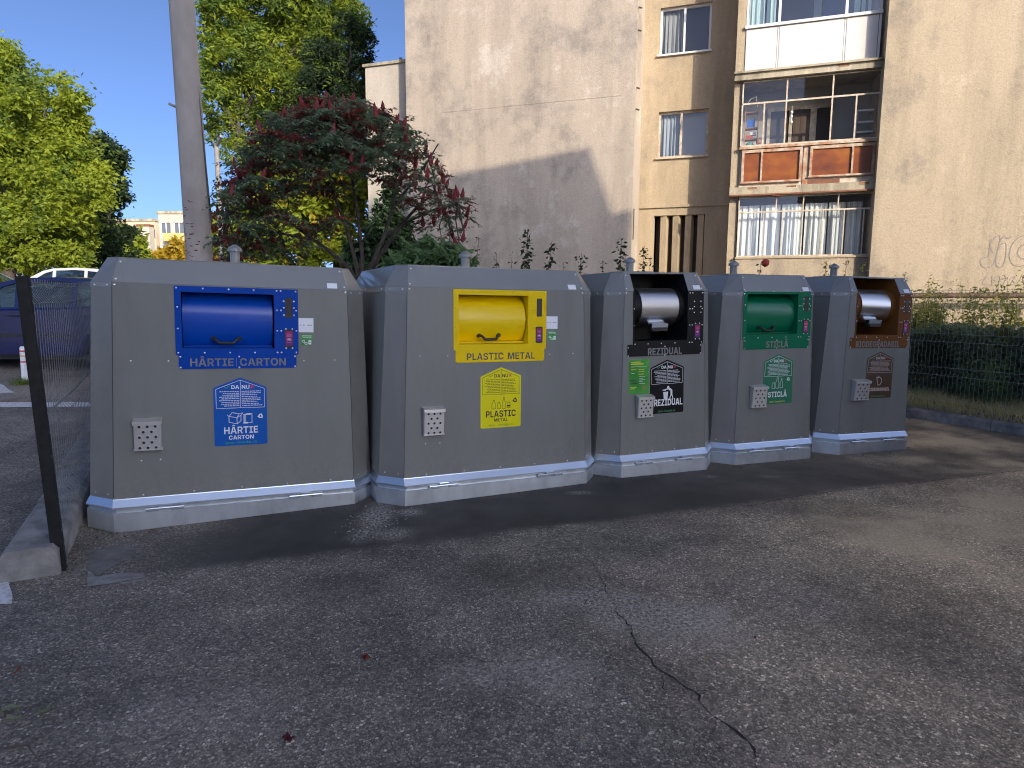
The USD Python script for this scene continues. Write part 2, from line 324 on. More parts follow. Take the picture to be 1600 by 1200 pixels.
nodes = {
    'g': ('geometry', {}),
    'st': ('voronoi_texture', {'scale': 98.0, 'feature': 'f1', 'randomness': 1.0}),
    'se': ('voronoi_texture', {'scale': 98.0, 'feature': 'distance_to_edge', 'randomness': 1.0}),
    'sc': ('separate_color', {}),
    'stone': ('rgb_ramp', {'ramp': [(0, (.115, .103, .087)), (.5, (.235, .208, .175)), (.86, (.32, .28, .23)), (.95, (.43, .385, .325)), (1, (.60, .545, .47))]}),
    'edge': ('map_range', {'from_min': .0, 'from_max': .12, 'to_min': .0, 'to_max': 1.0, 'clamp': True}),
    'mixe': ('mix_color', {'a': (.062, .056, .05)}),
    'big': ('noise_texture', {'scale': 1.25, 'detail': 9.0, 'roughness': .68}),
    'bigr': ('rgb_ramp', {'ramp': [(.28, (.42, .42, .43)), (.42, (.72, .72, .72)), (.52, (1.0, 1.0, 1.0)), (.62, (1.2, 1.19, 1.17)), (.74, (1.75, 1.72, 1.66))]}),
    'tone': ('mix_color', {'blend_type': 'multiply', 'fac': 1.0, 'use_clamp': False}),
    'fine': ('noise_texture', {'scale': 230.0, 'detail': 3.0}),
    'finer': ('rgb_ramp', {'ramp': [(.3, (.045, .041, .037)), (.6, (.075, .069, .063)), (.74, (.12, .11, .10)), (.8, (.24, .23, .21))]}),
    'a_s': ('attribute', {'attribute': 'smoothness'}), 'a_d': ('attribute', {'attribute': 'dust_and_light'}), 'a_p': ('attribute', {'attribute': 'pale'}), 'a_w': ('attribute', {'attribute': 'wet'}),
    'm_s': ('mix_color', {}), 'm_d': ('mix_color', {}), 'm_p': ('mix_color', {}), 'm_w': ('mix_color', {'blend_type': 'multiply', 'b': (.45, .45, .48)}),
    'a_h': ('attribute', {'attribute': 'bounce_tint'}), 'warmc': ('mix_color', {'a': (1, 1, 1), 'b': (2.15, 1.88, 1.5), 'use_clamp': False}), 'wmul': ('mix_color', {'blend_type': 'multiply', 'fac': 1.0, 'use_clamp': False}),
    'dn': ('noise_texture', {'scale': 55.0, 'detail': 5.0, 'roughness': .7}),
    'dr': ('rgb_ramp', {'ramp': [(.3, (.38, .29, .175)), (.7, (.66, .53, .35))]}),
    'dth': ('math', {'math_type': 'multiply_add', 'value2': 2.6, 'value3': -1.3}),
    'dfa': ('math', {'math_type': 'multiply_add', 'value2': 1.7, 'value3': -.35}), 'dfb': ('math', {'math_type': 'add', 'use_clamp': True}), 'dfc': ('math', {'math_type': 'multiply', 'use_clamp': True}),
    'pfb': ('math', {'math_type': 'multiply', 'use_clamp': True}), 'pn': ('map_range', {'from_min': .42, 'from_max': .62, 'to_min': 0.0, 'to_max': 1.0, 'clamp': True}),
    'pr': ('rgb_ramp', {'ramp': [(.3, (.27, .245, .22)), (.7, (.50, .46, .41))]}),
    'rw': ('mix_float', {'a': .82, 'b': .5}),
    'h1': ('math', {'math_type': 'multiply', 'value2': 1.0}), 'hs': ('math', {'math_type': 'multiply_add', 'value2': -.75, 'value3': 1.0}), 'h2': ('math', {'math_type': 'multiply_add', 'value2': .35}),
    'b': ('bump', {'strength': .6, 'distance': .006}),
    'p': ('principled_bsdf', {'specular_ior_level': .35}),
}
links = [('g.position', x + '.vector') for x in ('st', 'se', 'big', 'fine', 'dn')] + [
    ('st.color', 'sc.color'), ('sc.r', 'stone.fac'), ('se.distance', 'edge.value'), ('edge.result', 'mixe.fac'), ('stone.color', 'mixe.b'),
    ('big.fac', 'bigr.fac'), ('fine.fac', 'finer.fac'), ('a_s.fac', 'm_s.fac'), ('mixe.result', 'm_s.a'), ('finer.color', 'm_s.b'),
    ('m_s.result', 'tone.a'), ('bigr.color', 'tone.b'),
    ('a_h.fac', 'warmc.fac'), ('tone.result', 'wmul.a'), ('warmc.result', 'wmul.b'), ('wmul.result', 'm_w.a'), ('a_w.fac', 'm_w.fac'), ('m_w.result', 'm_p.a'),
    ('dn.fac', 'pn.value'), ('a_p.fac', 'pfb.value1'), ('pn.result', 'pfb.value2'), ('pfb.value', 'm_p.fac'), ('dn.fac', 'pr.fac'), ('pr.color', 'm_p.b'),
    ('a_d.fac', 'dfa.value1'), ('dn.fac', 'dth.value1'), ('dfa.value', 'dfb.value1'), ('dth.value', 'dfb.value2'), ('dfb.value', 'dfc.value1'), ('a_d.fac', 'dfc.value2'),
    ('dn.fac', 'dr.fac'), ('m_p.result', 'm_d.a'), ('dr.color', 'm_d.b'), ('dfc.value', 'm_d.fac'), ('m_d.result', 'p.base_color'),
    ('a_w.fac', 'rw.fac'), ('rw.result', 'p.roughness'),
    ('edge.result', 'h1.value1'), ('a_s.fac', 'hs.value1'), ('hs.value', 'h1.value2'), ('fine.fac', 'h2.value1'), ('h1.value', 'h2.value3'), ('h2.value', 'b.height'), ('b.normal', 'p.normal')]
M['asphalt'] = usdkit.material(stage, '/World/Looks/asphalt', nodes, links, surface='p.BSDF')
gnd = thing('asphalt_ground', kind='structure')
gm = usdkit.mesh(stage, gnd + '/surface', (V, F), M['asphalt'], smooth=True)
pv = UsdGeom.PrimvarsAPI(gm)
for nm, arr in (('dust_and_light', dust_and_light), ('pale', pale), ('wet', wet), ('smoothness', smooth_), ('bounce_tint', bounce_tint)):
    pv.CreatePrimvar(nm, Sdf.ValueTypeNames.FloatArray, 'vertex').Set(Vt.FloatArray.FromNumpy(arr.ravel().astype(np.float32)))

# cracks, as thin open seams lying in the sheet
pm('crack_dark', (.02, .018, .017), .95)
_rc = np.random.default_rng(5)


def crack(pix, width):
    p = np.array([on_ground(*q) for q in pix]); out = [p[0]]
    for a, b in zip(p[:-1], p[1:]):
        k = max(2, int(np.linalg.norm(b - a) / .032))
        for t in np.linspace(0, 1, k + 1)[1:]: out.append(a + (b - a) * t + np.array([*_rc.normal(0, .006, 2), 0]))
    p = np.array(out); d = np.gradient(p, axis=0); nrm = np.stack([-d[:, 1], d[:, 0], 0 * d[:, 0]], -1); nrm /= np.linalg.norm(nrm, axis=1, keepdims=True) + 1e-9
    w = width * .8 * (.3 + 1.3 * _rc.random(len(p)) ** 1.6)[:, None]; w[0] = w[-1] = .0004
    L, R = p + nrm * w, p - nrm * w
    v = np.vstack([L, R]); v[:, 2] = zg(v[:, 0], v[:, 1]) + .003; n = len(p); i = np.arange(n - 1)
    MB().add(v, np.stack([i + n, i + n + 1, i + 1, i], -1)).build('crack', 'crack_dark', gnd)


crack([(962, 955), (985, 980), (993, 1005), (1030, 1045), (1085, 1080), (1110, 1115), (1160, 1150), (1185, 1195)], .0045)
crack([(880, 842), (905, 862), (930, 885), (945, 920), (965, 955)], .0025)
crack([(800, 862), (850, 850), (882, 842)], .0022)
crack([(1160, 793), (1230, 778), (1300, 768), (1400, 760), (1480, 748), (1600, 735)], .0045)
crack([(700, 1020), (770, 1035), (850, 1030)], .0018)
crack([(1060, 925), (1140, 938), (1230, 930)], .0022)
crack([(1130, 865), (1210, 855), (1290, 830)], .0025)
for br in ([(993, 1005), (1020, 1012), (1045, 1008)], [(1040, 1052), (1035, 1075), (1050, 1090)], [(1085, 1080), (1120, 1078), (1150, 1088)], [(1120, 1122), (1110, 1150), (1125, 1180)], [(945, 920), (920, 935), (905, 955)], [(1160, 1150), (1200, 1140), (1240, 1150)], [(1400, 760), (1420, 775), (1460, 780)], [(1180, 1190), (1190, 1230)], [(850, 850), (840, 870)]):
    crack(br, .0022)


def sheet(pix, name, mat, parent, dz, kind=None):
    p = np.array([on_ground(*q) for q in pix]); c = p.mean(0)
    poly = Polygon(p[:, :2]).segmentize(.12)
    xy = np.array(poly.exterior.coords)[:-1]
    xy = xy + _rc.normal(0, .006, xy.shape)
    v, f = trimesh.creation.triangulate_polygon(Polygon(xy), engine='earcut')
    return MB().add(np.column_stack([v, zg(v[:, 0], v[:, 1]) + dz]), f).build(name, mat, parent, kind=kind)


sheet([(0, 629), (142, 629), (142, 636), (0, 637)], 'parking_line', 'lot_white', gnd, .006)
sheet([(-160, 599), (0, 599), (22, 614), (-30, 617), (-160, 615)], 'parking_mark', 'lot_white', gnd, .006)
pm('cement_smear', (.235, .235, .23), .8, 0, col2=(.12, .115, .11), vscale=14)
pm('cement_thin', (.15, .15, .14), .8, 0, col2=(.09, .085, .08), vscale=10)
sheet([(136, 893), (150, 903), (190, 896), (229, 897), (223, 904), (182, 911), (137, 918)], 'cement_smear', 'cement_smear', gnd, .004)
sheet([(137, 862), (165, 856), (202, 852), (212, 868), (190, 880), (152, 901), (136, 892)], 'cement_smear', 'cement_thin', gnd, .004)
sheet([(-40, 902), (4, 900), (16, 915), (18, 944), (-6, 946), (-60, 946)], 'painted_mark', 'lot_white', gnd, .004)

# ------------------------------------------------------------------ kerbs
k0 = on_ground(48, 905)[:2]; kd = on_ground(150, 700)[:2] - k0; kd /= np.linalg.norm(kd); kn = np.array([-kd[1], kd[0]])   # kn points left
if kn[0] > 0: kn = -kn
kz = .165


def kerb_run(name, label, start, d, n, lens, w, h, z0, group=None):
    t = thing(name, label, 'kerb', (start[0], start[1], 0), group=group); s = 0
    for L in lens:
        prof = Polygon([(-w / 2, -.1), (w / 2, -.1), (w / 2, h - .03), (w / 2 - .03, h), (-w / 2 + .03, h), (-w / 2, h - .03)])
        m = MB(); zz = float(zg(*(start + d * (s + L / 2))))
        m.ext(prof, ((d[0] * (s + .004), d[1] * (s + .004), z0 + zz), (n[0], n[1], 0), (0, 0, 1), (d[0], d[1], 0)), 0, L - .008)
        tm_ = trimesh.Trimesh(np.vstack(m.v), np.vstack(m.f)); tm_ = tm_.subdivide_to_size(.09)
        vv = np.array(tm_.vertices); vv += (meshkit.noise(vv * 17 + 3 + s, 4)[:, None] - .5) * .012
        MB().add(vv, tm_.faces).build('kerb_stone', 'kerb_concrete', t, smooth=35); s += L
    return t


kerb_run('kerb', 'rough concrete kerb with blunt end running under the mesh fence at left', k0, kd, kn, [1.0, 1.0, 1.0, 1.0, 1.0], .26, kz, 0)
r0 = np.array([5.62, 7.44]); rd = np.array([.45, -.89]); rd /= np.linalg.norm(rd); rn = np.array([.89, .45])
kerb_run('kerb', 'low grey concrete kerb edging the grass strip at right', r0 - rd * 2.0 + rn * .06, rd, rn, [1.0] * 6, .10, .13, 0)

# ------------------------------------------------------------------ planted ground behind the containers
bx = np.array([(5.70, 7.44), (4.72, 9.38), (2.5, 8.6), (-3.2, 6.4), (-4.2, 9), (-3.6, 19.2), (5.2, 16.6), (14, 13.6), (16, 4), (9, -1)])
v, f = trimesh.creation.triangulate_polygon(Polygon(bx).segmentize(.8), engine='earcut')
soil = thing('planted_bed', kind='structure')
MB().add(np.column_stack([v, zg(v[:, 0], v[:, 1]) + .06]), f).build('surface', 'soil', soil)
# ------------------------------------------------------------------ the block of flats, in its facade's coordinates: x along the facade, y into the wall, z up
def plaster(name, c1, c2, c3, streak=.5, seed=0.0):
    M[name] = usdkit.material(stage, '/World/Looks/' + name, {
        'g': ('geometry', {}), 'mp': ('mapping', {'location': (seed, seed, 0)}), 'ms': ('mapping', {'scale': (1.6, 1.6, .22), 'location': (seed, 0, 0)}),
        'n': ('noise_texture', {'scale': .7, 'detail': 10.0, 'roughness': .72}), 'n2': ('noise_texture', {'scale': 1.0, 'detail': 6.0, 'roughness': .7}), 'n3': ('noise_texture', {'scale': 28.0, 'detail': 4.0}),
        'r': ('rgb_ramp', {'ramp': [(.34, c2), (.48, c1), (.58, c1), (.66, c3)]}), 'r2': ('rgb_ramp', {'ramp': [(.38, (1 - streak,) * 3), (.56, (1, 1, 1))]}), 'r3': ('rgb_ramp', {'ramp': [(.3, (.84, .84, .84)), (.6, (1, 1, 1))]}),
        'm': ('mix_color', {'blend_type': 'multiply', 'fac': 1.0}), 'm2': ('mix_color', {'blend_type': 'multiply', 'fac': 1.0}),
        'b': ('bump', {'strength': .5, 'distance': .012}), 'p': ('principled_bsdf', {'roughness': .92, 'specular_ior_level': .2})},
        [('g.position', 'mp.vector'), ('g.position', 'ms.vector'), ('mp.vector', 'n.vector'), ('ms.vector', 'n2.vector'), ('g.position', 'n3.vector'), ('n.fac', 'r.fac'), ('n2.fac', 'r2.fac'), ('n3.fac', 'r3.fac'),
         ('r.color', 'm.a'), ('r2.color', 'm.b'), ('m.result', 'm2.a'), ('r3.color', 'm2.b'), ('m2.result', 'p.base_color'), ('n3.fac', 'b.height'), ('b.normal', 'p.normal')], surface='p.BSDF')


plaster('plaster_gable', (0.395, 0.332, 0.263), (0.260, 0.226, 0.192), (0.482, 0.419, 0.348), .17)
plaster('plaster_bay', (0.412, 0.324, 0.211), (0.314, 0.255, 0.180), (0.461, 0.373, 0.257), .2, 7.0)
plaster('plaster_right', (0.384, 0.310, 0.212), (0.246, 0.207, 0.160), (0.454, 0.370, 0.263), .18, 13.0)
plaster('plaster_far', (.450, .396, .324), (.378, .342, .288), (.486, .432, .360), .12, 3.0)
plaster('slab_concrete', (.40, .345, .24), (.22, .18, .13), (.46, .40, .30), .45, 5.0)
pm('pvc_white', (.62, .60, .57), .35); pm('pvc_panel', (.56, .52, .47), .35, var=.05, vscale=2); pm('frame_cream', (.52, .46, .37), .6, 0, col2=(.36, .26, .16), vscale=9)
pm('frame_rust', (.45, .37, .27), .7, 0, col2=(.26, .10, .035), vscale=6); pm('rust_trim', (.22, .075, .03), .8, 0, col2=(.12, .05, .03), vscale=14)
M['amber_glass'] = usdkit.material(stage, '/World/Looks/amber_glass', {
    'g': ('geometry', {}), 'mp': ('mapping', {'scale': (1.4, 1.4, 2.2)}), 'n': ('noise_texture', {'scale': 1.3, 'detail': 3.0}),
    'r': ('rgb_ramp', {'ramp': [(.3, (.09, .022, .010)), (.52, (.19, .05, .008)), (.72, (.27, .09, .010))]}), 'p': ('principled_bsdf', {'roughness': .35})},
    [('g.position', 'mp.vector'), ('mp.vector', 'n.vector'), ('n.fac', 'r.fac'), ('r.color', 'p.base_color')], surface='p.BSDF')
glassmat('window_glass', (.86, .90, .92), 1.55); glassmat('old_glass', (.70, .72, .70), 1.5, .02)
pm('curtain_white', (.72, .72, .68), .8, diffr=.3); pm('curtain_mint', (.55, .63, .58), .8); pm('room_dark', (.055, .05, .048), .9); pm('room_wall', (.34, .31, .27), .9); pm('room_brown', (.10, .07, .055), .8)
pm('blind_grey', (.30, .29, .27), .7); pm('net_curtain', (.36, .38, .40), .8); pm('graffiti_line', (.20, .18, .16), .8); pm('hook_iron', (.10, .08, .06), .6, .3)
pm('shelf_blue', (.03, .10, .35), .5); pm('shelf_red', (.35, .06, .03), .6); pm('shelf_green', (.10, .25, .18), .6); pm('wood_orange', (.30, .14, .05), .6)

BS, BD = -2.0, 17.5
bl = FU * BS - FN * BD
bld = thing('apartment_building', 'weathered beige block of flats with glazed balconies behind the containers', 'building', (bl[0], bl[1], 0), THF)


class FB(MB):
    """built in (s, D, z); moved to the building's own frame"""
    def build(self, *a, **k):
        self.v = [np.asarray(q, float) - [BS, BD, 0] for q in self.v]; return super().build(*a, **k)


def _sheet(self, x0, x1, y0, y1, z0, z1): return self.add([(x0, y0, z0), (x1, y0, z0), (x1, y0, z1), (x0, y0, z1)], [(0, 1, 2, 3)])


FB.sheet = _sheet


def wall_holes(s0, s1, z0, z1, holes, D0, D1):
    poly = sbox(s0, z0, s1, z1)
    for h in holes: poly = poly.difference(sbox(*h))
    return FB().ext(poly, ((0, D0, 0), (1, 0, 0), (0, 0, 1), (0, -1, 0)), -(D1 - D0), 0)


ZT = 15.2
wl = FB().box(-9.12, -2.545, 17.5, 29, -.6, ZT).build('gable_wall', 'plaster_gable', bld, label='blank grey beige gable wall')
FB().box(-8.0, -2.9, 17.493, 17.5, 6.765, 6.78).build('joint', 'plaster_gable', wl)
FB().box(3.13, 13, 17.5, 29, -.6, ZT).build('right_wall', 'plaster_right', bld, label='blank beige wall with grey stains and graffiti')
BAY = 18.85
w_up = (-2.12, 8.12, -.79, 9.33); w_lo = (-2.08, 5.42, -.76, 6.64); w_top = (-2.12, 10.85, -.79, 12.05); lv = (-2.12, 1.3, -.75, 3.86)
wall_holes(-2.545, -.13, -.6, ZT, [w_up, w_lo, w_top, lv], BAY, BAY + .3).build('bay_wall', 'plaster_bay', bld)
FB().box(-2.54, -.135, BAY - .05, BAY - .002, 4.07, 4.15).build('ledge', 'plaster_bay', bld)
FB().box(-2.52, -.15, BAY + 3.0, BAY + 3.2, -.5, ZT).build('room', 'room_dark', bld)
for zz in (4.0, 7.2, 10.2): FB().box(-2.52, -.15, BAY + .31, BAY + 3.0, zz, zz + .2).build('room_floor', 'room_dark', bld)
FB().box(-2.545, 13, 25, 29, -.6, ZT).build('core', 'room_dark', bld)
FB().box(-9.3, 13.2, 17.3, 29.2, ZT, ZT + .25).build('roof', 'slab_concrete', bld)


def win(h, split, left_open=None, mat='pvc_white', fillmat=('net_curtain', 'blind_grey')):
    s0, z0, s1, z1 = h; D = BAY + .09; fw = .055
    fr = sbox(s0, z0, s1, z1)
    sm = s0 + (s1 - s0) * split
    fr = fr.difference(sbox(s0 + fw, z0 + fw, sm - fw / 2, z1 - fw)).difference(sbox(sm + fw / 2, z0 + fw, s1 - fw, z1 - fw))
    w = FB().ext(fr, ((0, D, 0), (1, 0, 0), (0, 0, 1), (0, -1, 0)), -.06, 0).build('window', mat, bld)
    FB().sheet(s0 + fw - .01, sm - fw / 2 + .01, D + .025, D + .033, z0 + fw - .01, z1 - fw + .01).build('pane', 'window_glass', w)
    FB().sheet(sm + fw / 2 - .01, s1 - fw + .01, D + .025, D + .033, z0 + fw - .01, z1 - fw + .01).build('pane', 'window_glass', w)
    FB().box(s0 - .04, s1 + .04, BAY - .07, BAY + .085, z0 - .045, z0 - .002).build('sill', mat, w)
    curtain(s0 + fw, sm - .02, D + .14, z0 + .03, z1 - .03, fillmat[0], w, 7)
    FB().box(sm + .02, s1 - fw, D + .13, D + .14, z0 + .02, z1 - .02).build('blind', fillmat[1], w)


_rw = np.random.default_rng(11)


def curtain(s0, s1, D, z0, z1, mat, parent, folds, amp=.035, taper=.0):
    n = max(30, folds * 14); s = np.linspace(s0, s1, n); t = np.linspace(0, 1, n)
    ph = np.cumsum(.35 + 1.3 * _rw.random(n) ** 2) / n * folds * 2 * np.pi; wob = amp * (np.sin(ph) * (.4 + np.interp(t, np.linspace(0, 1, 7), 1.1 * _rw.random(7))) + .35 * np.sin(ph * 2.3 + 1) + np.interp(t, np.linspace(0, 1, 6), _rw.normal(0, .5, 6)))
    rows = []
    for k, z in enumerate(np.linspace(z1, z0, 6)):
        u = k / 5; rows.append(np.column_stack([s + taper * u * np.sin(t * 3.1) , D + wob * (.35 + .75 * u), np.full(n, z)]))
    v = np.vstack(rows); i, j = np.meshgrid(np.arange(5), np.arange(n - 1), indexing='ij'); a = (i * n + j).ravel()
    FB().add(v, np.stack([a, a + n, a + n + 1, a + 1], -1)).build('curtain', mat, parent, smooth=True)


win(w_up, .48, fillmat=('blind_grey', 'room_dark')); win(w_lo, .46, mat='frame_cream', fillmat=('net_curtain', 'blind_grey')); win(w_top, .5)
# concrete louvre fins of the stairwell window
for k in range(4):
    s = -1.93 + k * .335
    FB().obox((s + .10, BAY + .16, 2.58), [(.96, -.28, 0), (.28, .96, 0), (0, 0, 1)], (.085, .12, 1.275)).build('louvre_fin', 'plaster_bay', bld)
FB().sheet(-2.10, -.77, BAY + .5, BAY + .55, 1.3, 3.85).build('stair_room', 'room_brown', bld)
# hooks and a rod at the wall's edge
for z in (6.95, 6.42, 8.9, 8.35, 10.1): FB().obox((-2.50, 17.62, z), [(1, -.6, -.5), (.6, 1, 0), (.3, 0, 1)], (.06, .02, .02)).build('wall_hook', 'hook_iron', bld)
FB().tube([(-2.50, 17.54, 3.1), (-2.50, 17.54, 3.9)], .018, 6).build('wall_rod', 'hook_iron', bld)

# --- balconies, three storeys in view
GL = 17.85
pil = FB().box(-.125, .085, 17.86, BAY + .3, -.6, ZT).build('pier', 'plaster_bay', bld)
for zc in (9.78, 7.0, 4.235, 1.5):
    FB().box(-.13, 3.2 if zc < 9 else 3.2, 17.68, BAY + 4, zc - .09, zc + .105).build('balcony_slab', 'slab_concrete', bld)
FB().box(-.12, 3.195, 17.64, 17.68, 4.12, 4.155).build('slab_trim', 'rust_trim', bld)
FB().box(-.14, 3.22, 17.62, 17.68, 7.06, 7.11).build('slab_trim', 'slab_concrete', bld)


def bars(name, mat, D, rects, parent=bld, depth=.05):
    m = FB()
    for a, b, c, d_ in rects: m.box(a, c, D - depth, D, b, d_)
    return m.build(name, mat, parent)


# top balcony: white pvc panels below, panes above
T0, T1 = 7.11, 8.16
S = [.10, .84, 2.31, 3.03]
fr = FB().ext(sbox(.085, T0, 3.06, 9.70).difference(unary_union([sbox(a + .03, T1 + .045, b - .03, 9.62) for a, b in zip(S[:-1], S[1:])])), ((0, GL, 0), (1, 0, 0), (0, 0, 1), (0, -1, 0)), -.07, 0).build('balcony_window', 'pvc_white', bld, label='white plastic frame of the top balcony')
for k, (a, b) in enumerate(zip(S[:-1], S[1:])):
    FB().box(a + (.02 if k else -.005), b - .035, GL - .012, GL - .002, T0 + .01, T1 - .03).build('panel', 'pvc_panel', fr)
    FB().box(b - .034, b - .022, GL - .004, GL - .001, T0 + .01, T1 - .03).build('panel_gap', 'room_dark', fr)
    FB().box(a + .02, b - .02, GL - .006, GL - .001, T1 - .03, T1 - .018).build('panel_gap', 'room_dark', fr)
    FB().box(a + .02, b - .02, GL + .03, GL + .038, T1 + .04, 9.63).build('pane', 'window_glass', fr)
FB().box(.06, 3.07, GL - .06, GL - .003, T1 - .015, T1 + .05).build('rail', 'pvc_white', fr)
curtain(.14, .5, GL + .25, 7.2, 9.6, 'curtain_mint', fr, 4); curtain(.55, .76, GL + .3, 7.2, 9.6, 'curtain_mint', fr, 2)
curtain(2.5, 2.62, GL + .25, 7.2, 9.6, 'curtain_mint', fr, 2); curtain(2.66, 2.74, GL + .28, 7.2, 9.6, 'curtain_mint', fr, 1); curtain(2.8, 2.86, GL + .28, 7.2, 9.6, 'curtain_mint', fr, 1)
FB().box(.0, 3.12, BAY + .5, BAY + .6, 7.1, 9.7).build('inner_wall', 'room_brown', bld)
FB().box(1.72, 1.90, BAY + .40, BAY + .49, 7.1, 9.6).build('inner_post', 'pvc_white', bld)
FB().ext(sbox(1.93, 7.6, 2.75, 9.5).difference(sbox(1.98, 7.65, 2.3, 8.35)).difference(sbox(2.38, 7.65, 2.70, 8.35)).difference(sbox(1.98, 8.45, 2.3, 9.4)).difference(sbox(2.38, 8.45, 2.7, 9.4)), ((0, BAY + .45, 0), (1, 0, 0), (0, 0, 1), (0, -1, 0)), -.04, 0).build('inner_window', 'room_brown', bld)
FB().box(1.95, 2.74, BAY + .46, BAY + .48, 7.62, 9.48).build('inner_pane', 'shelf_blue', bld)

# middle balcony: old cream steel glazing, one pane slid open
G0, G1, GT = 5.33, 6.37, 6.90
xs_top = [.085, 1.10, 2.12, 3.14]; xs_low = [.085, .60, 1.10, 2.12, 2.645, 3.14]
h = .017
rects = [(xs_low[0] - .0, G0, 3.16, G0 + .045), (.085, G1 - .02, 3.16, G1 + .02), (.085, GT - .03, 3.16, GT)]
rects += [(x - h, G1 + .02, x + h, GT - .03) for x in xs_top] + [(x - h, G0 + .045, x + h, G1 - .02) for x in xs_low]
mid = bars('balcony_window', 'frame_cream', GL, rects); tag(stage.GetPrimAtPath(mid), 'old cream steel glazing of the middle balcony with a pane open')
for a, b in zip(xs_top[:-1], xs_top[1:]): FB().sheet(a + h, b - h, GL - .03, GL - .024, G1 + .015, GT - .025).build('pane', 'old_glass', mid)
for k, (a, b) in enumerate(zip(xs_low[:-1], xs_low[1:])):
    if k == 2: continue
    FB().sheet(a + h, b - h, GL - .03, GL - .024, G0 + .04, G1 - .015).build('pane', 'window_glass', mid)
FB().sheet(2.17, 2.6, GL - .018, GL - .012, G0 + .04, G1 - .015).build('pane', 'window_glass', mid)
FB().box(2.68, 2.73, GL + .25, GL + .29, G0, G1 - .25).build('drying_rack', 'pvc_white', mid)
for zz in (5.55, 5.78, 6.05): FB().box(2.74, 3.08, GL + .22, GL + .42, zz, zz + .04).build('drying_rack', 'pvc_white', mid)
FB().box(.0, 3.12, BAY, BAY + .1, 4.34, 6.91).build('inner_wall', 'room_wall', bld)
FB().ext(sbox(.72, 4.4, 2.3, 6.5).difference(sbox(.80, 5.2, 1.25, 6.4)).difference(sbox(1.33, 4.5, 1.75, 6.4)).difference(sbox(1.9, 4.5, 2.25, 6.4)), ((0, BAY - .04, 0), (1, 0, 0), (0, 0, 1), (0, -1, 0)), -.04, 0).build('inner_door', 'frame_cream', bld)
FB().box(.74, 2.29, BAY - .012, BAY - .004, 4.4, 6.48).build('inner_pane', 'room_dark', bld)
curtain(1.35, 1.74, BAY - .03, 4.6, 6.3, 'room_brown', bld, 4, .008)
# shelf with belongings inside the middle balcony
shf = FB().box(.16, .18, GL + .12, GL + .35, 5.0, 6.45).box(.47, .49, GL + .12, GL + .35, 5.0, 6.45).box(.18, .47, GL + .12, GL + .35, 5.55, 5.57).box(.18, .47, GL + .12, GL + .35, 5.82, 5.84).box(.18, .47, GL + .12, GL + .35, 6.2, 6.22).build('shelf', 'wood_orange', mid)
FB().box(.21, .40, GL + .15, GL + .3, 5.845, 6.04).build('shelf_box', 'shelf_blue', shf); FB().box(.2, .36, GL + .15, GL + .3, 5.575, 5.66).build('shelf_box', 'shelf_red', shf)
FB().box(.3, .44, GL + .15, GL + .3, 5.665, 5.73).build('shelf_box', 'pvc_white', shf); FB().tm(trimesh.creation.icosphere(2, .1).apply_translation((.3, GL + .22, 5.41))).build('shelf_box', 'shelf_green', shf)
FB().tm(trimesh.creation.icosphere(2, .07).apply_translation((.52, GL + .24, 5.5))).build('shelf_box', 'wood_orange', shf)
FB().tube([(.2, GL + .1, 6.4), (.27, GL + .1, 6.52), (.4, GL + .1, 6.57), (.44, GL + .1, 6.3)], .008, 5).build('shelf_hoop', 'pvc_white', shf)
FB().tube([(1.25, GL + .2, 6.3), (1.25, GL + .2, 5.95)], .01, 5).build('hanging_ornament', 'pvc_white', mid)
for zz in (6.15, 6.05, 5.92): FB().tm(trimesh.creation.icosphere(1, .035).apply_translation((1.25, GL + .2, zz))).build('hanging_ornament', 'pvc_white', mid)
# amber glass parapet in rusty steel frames
for k, (a, b, sp) in enumerate([(.13, 1.53, .60), (1.70, 3.12, 2.64)]):
    z0, z1 = 4.43 + .07 * k, 5.25
    fr_ = sbox(a, z0, b, z1).difference(sbox(a + .06, z0 + .055, sp - .02, z1 - .07)).difference(sbox(sp + .02, z0 + .055, b - .06, z1 - .07))
    ap = FB().ext(fr_, ((0, GL - .05, 0), (1, 0, 0), (0, 0, 1), (0, -1, 0)), 0, .035).build('parapet_frame', 'frame_rust', bld)
    FB().box(a + .055, sp - .015, GL - .043, GL - .035, z0 + .05, z1 - .065).build('amber_pane', 'amber_glass', ap)
    FB().box(sp + .015, b - .055, GL - .043, GL - .035, z0 + .05, z1 - .065).build('amber_pane', 'amber_glass', ap)
    FB().box(a - .02, b - .01, GL - .10, GL - .085, z0 + .01, z0 + .04).build('frame_bar', 'frame_rust', ap)
FB().box(.085, 3.15, GL - .02, GL, 4.345, G0).build('parapet_back', 'frame_cream', bld)
FB().box(1.56, 1.68, GL - .04, GL - .022, 4.345, G0).build('parapet_post', 'frame_rust', bld)
FB().box(1.68, 2.4, GL - .03, GL - .022, 4.345, 4.46).build('rust_patch', 'rust_trim', bld)
FB().box(.06, 3.24, GL - .11, GL - .005, G0 - .06, G0 - .002).build('parapet_rail', 'frame_rust', bld)

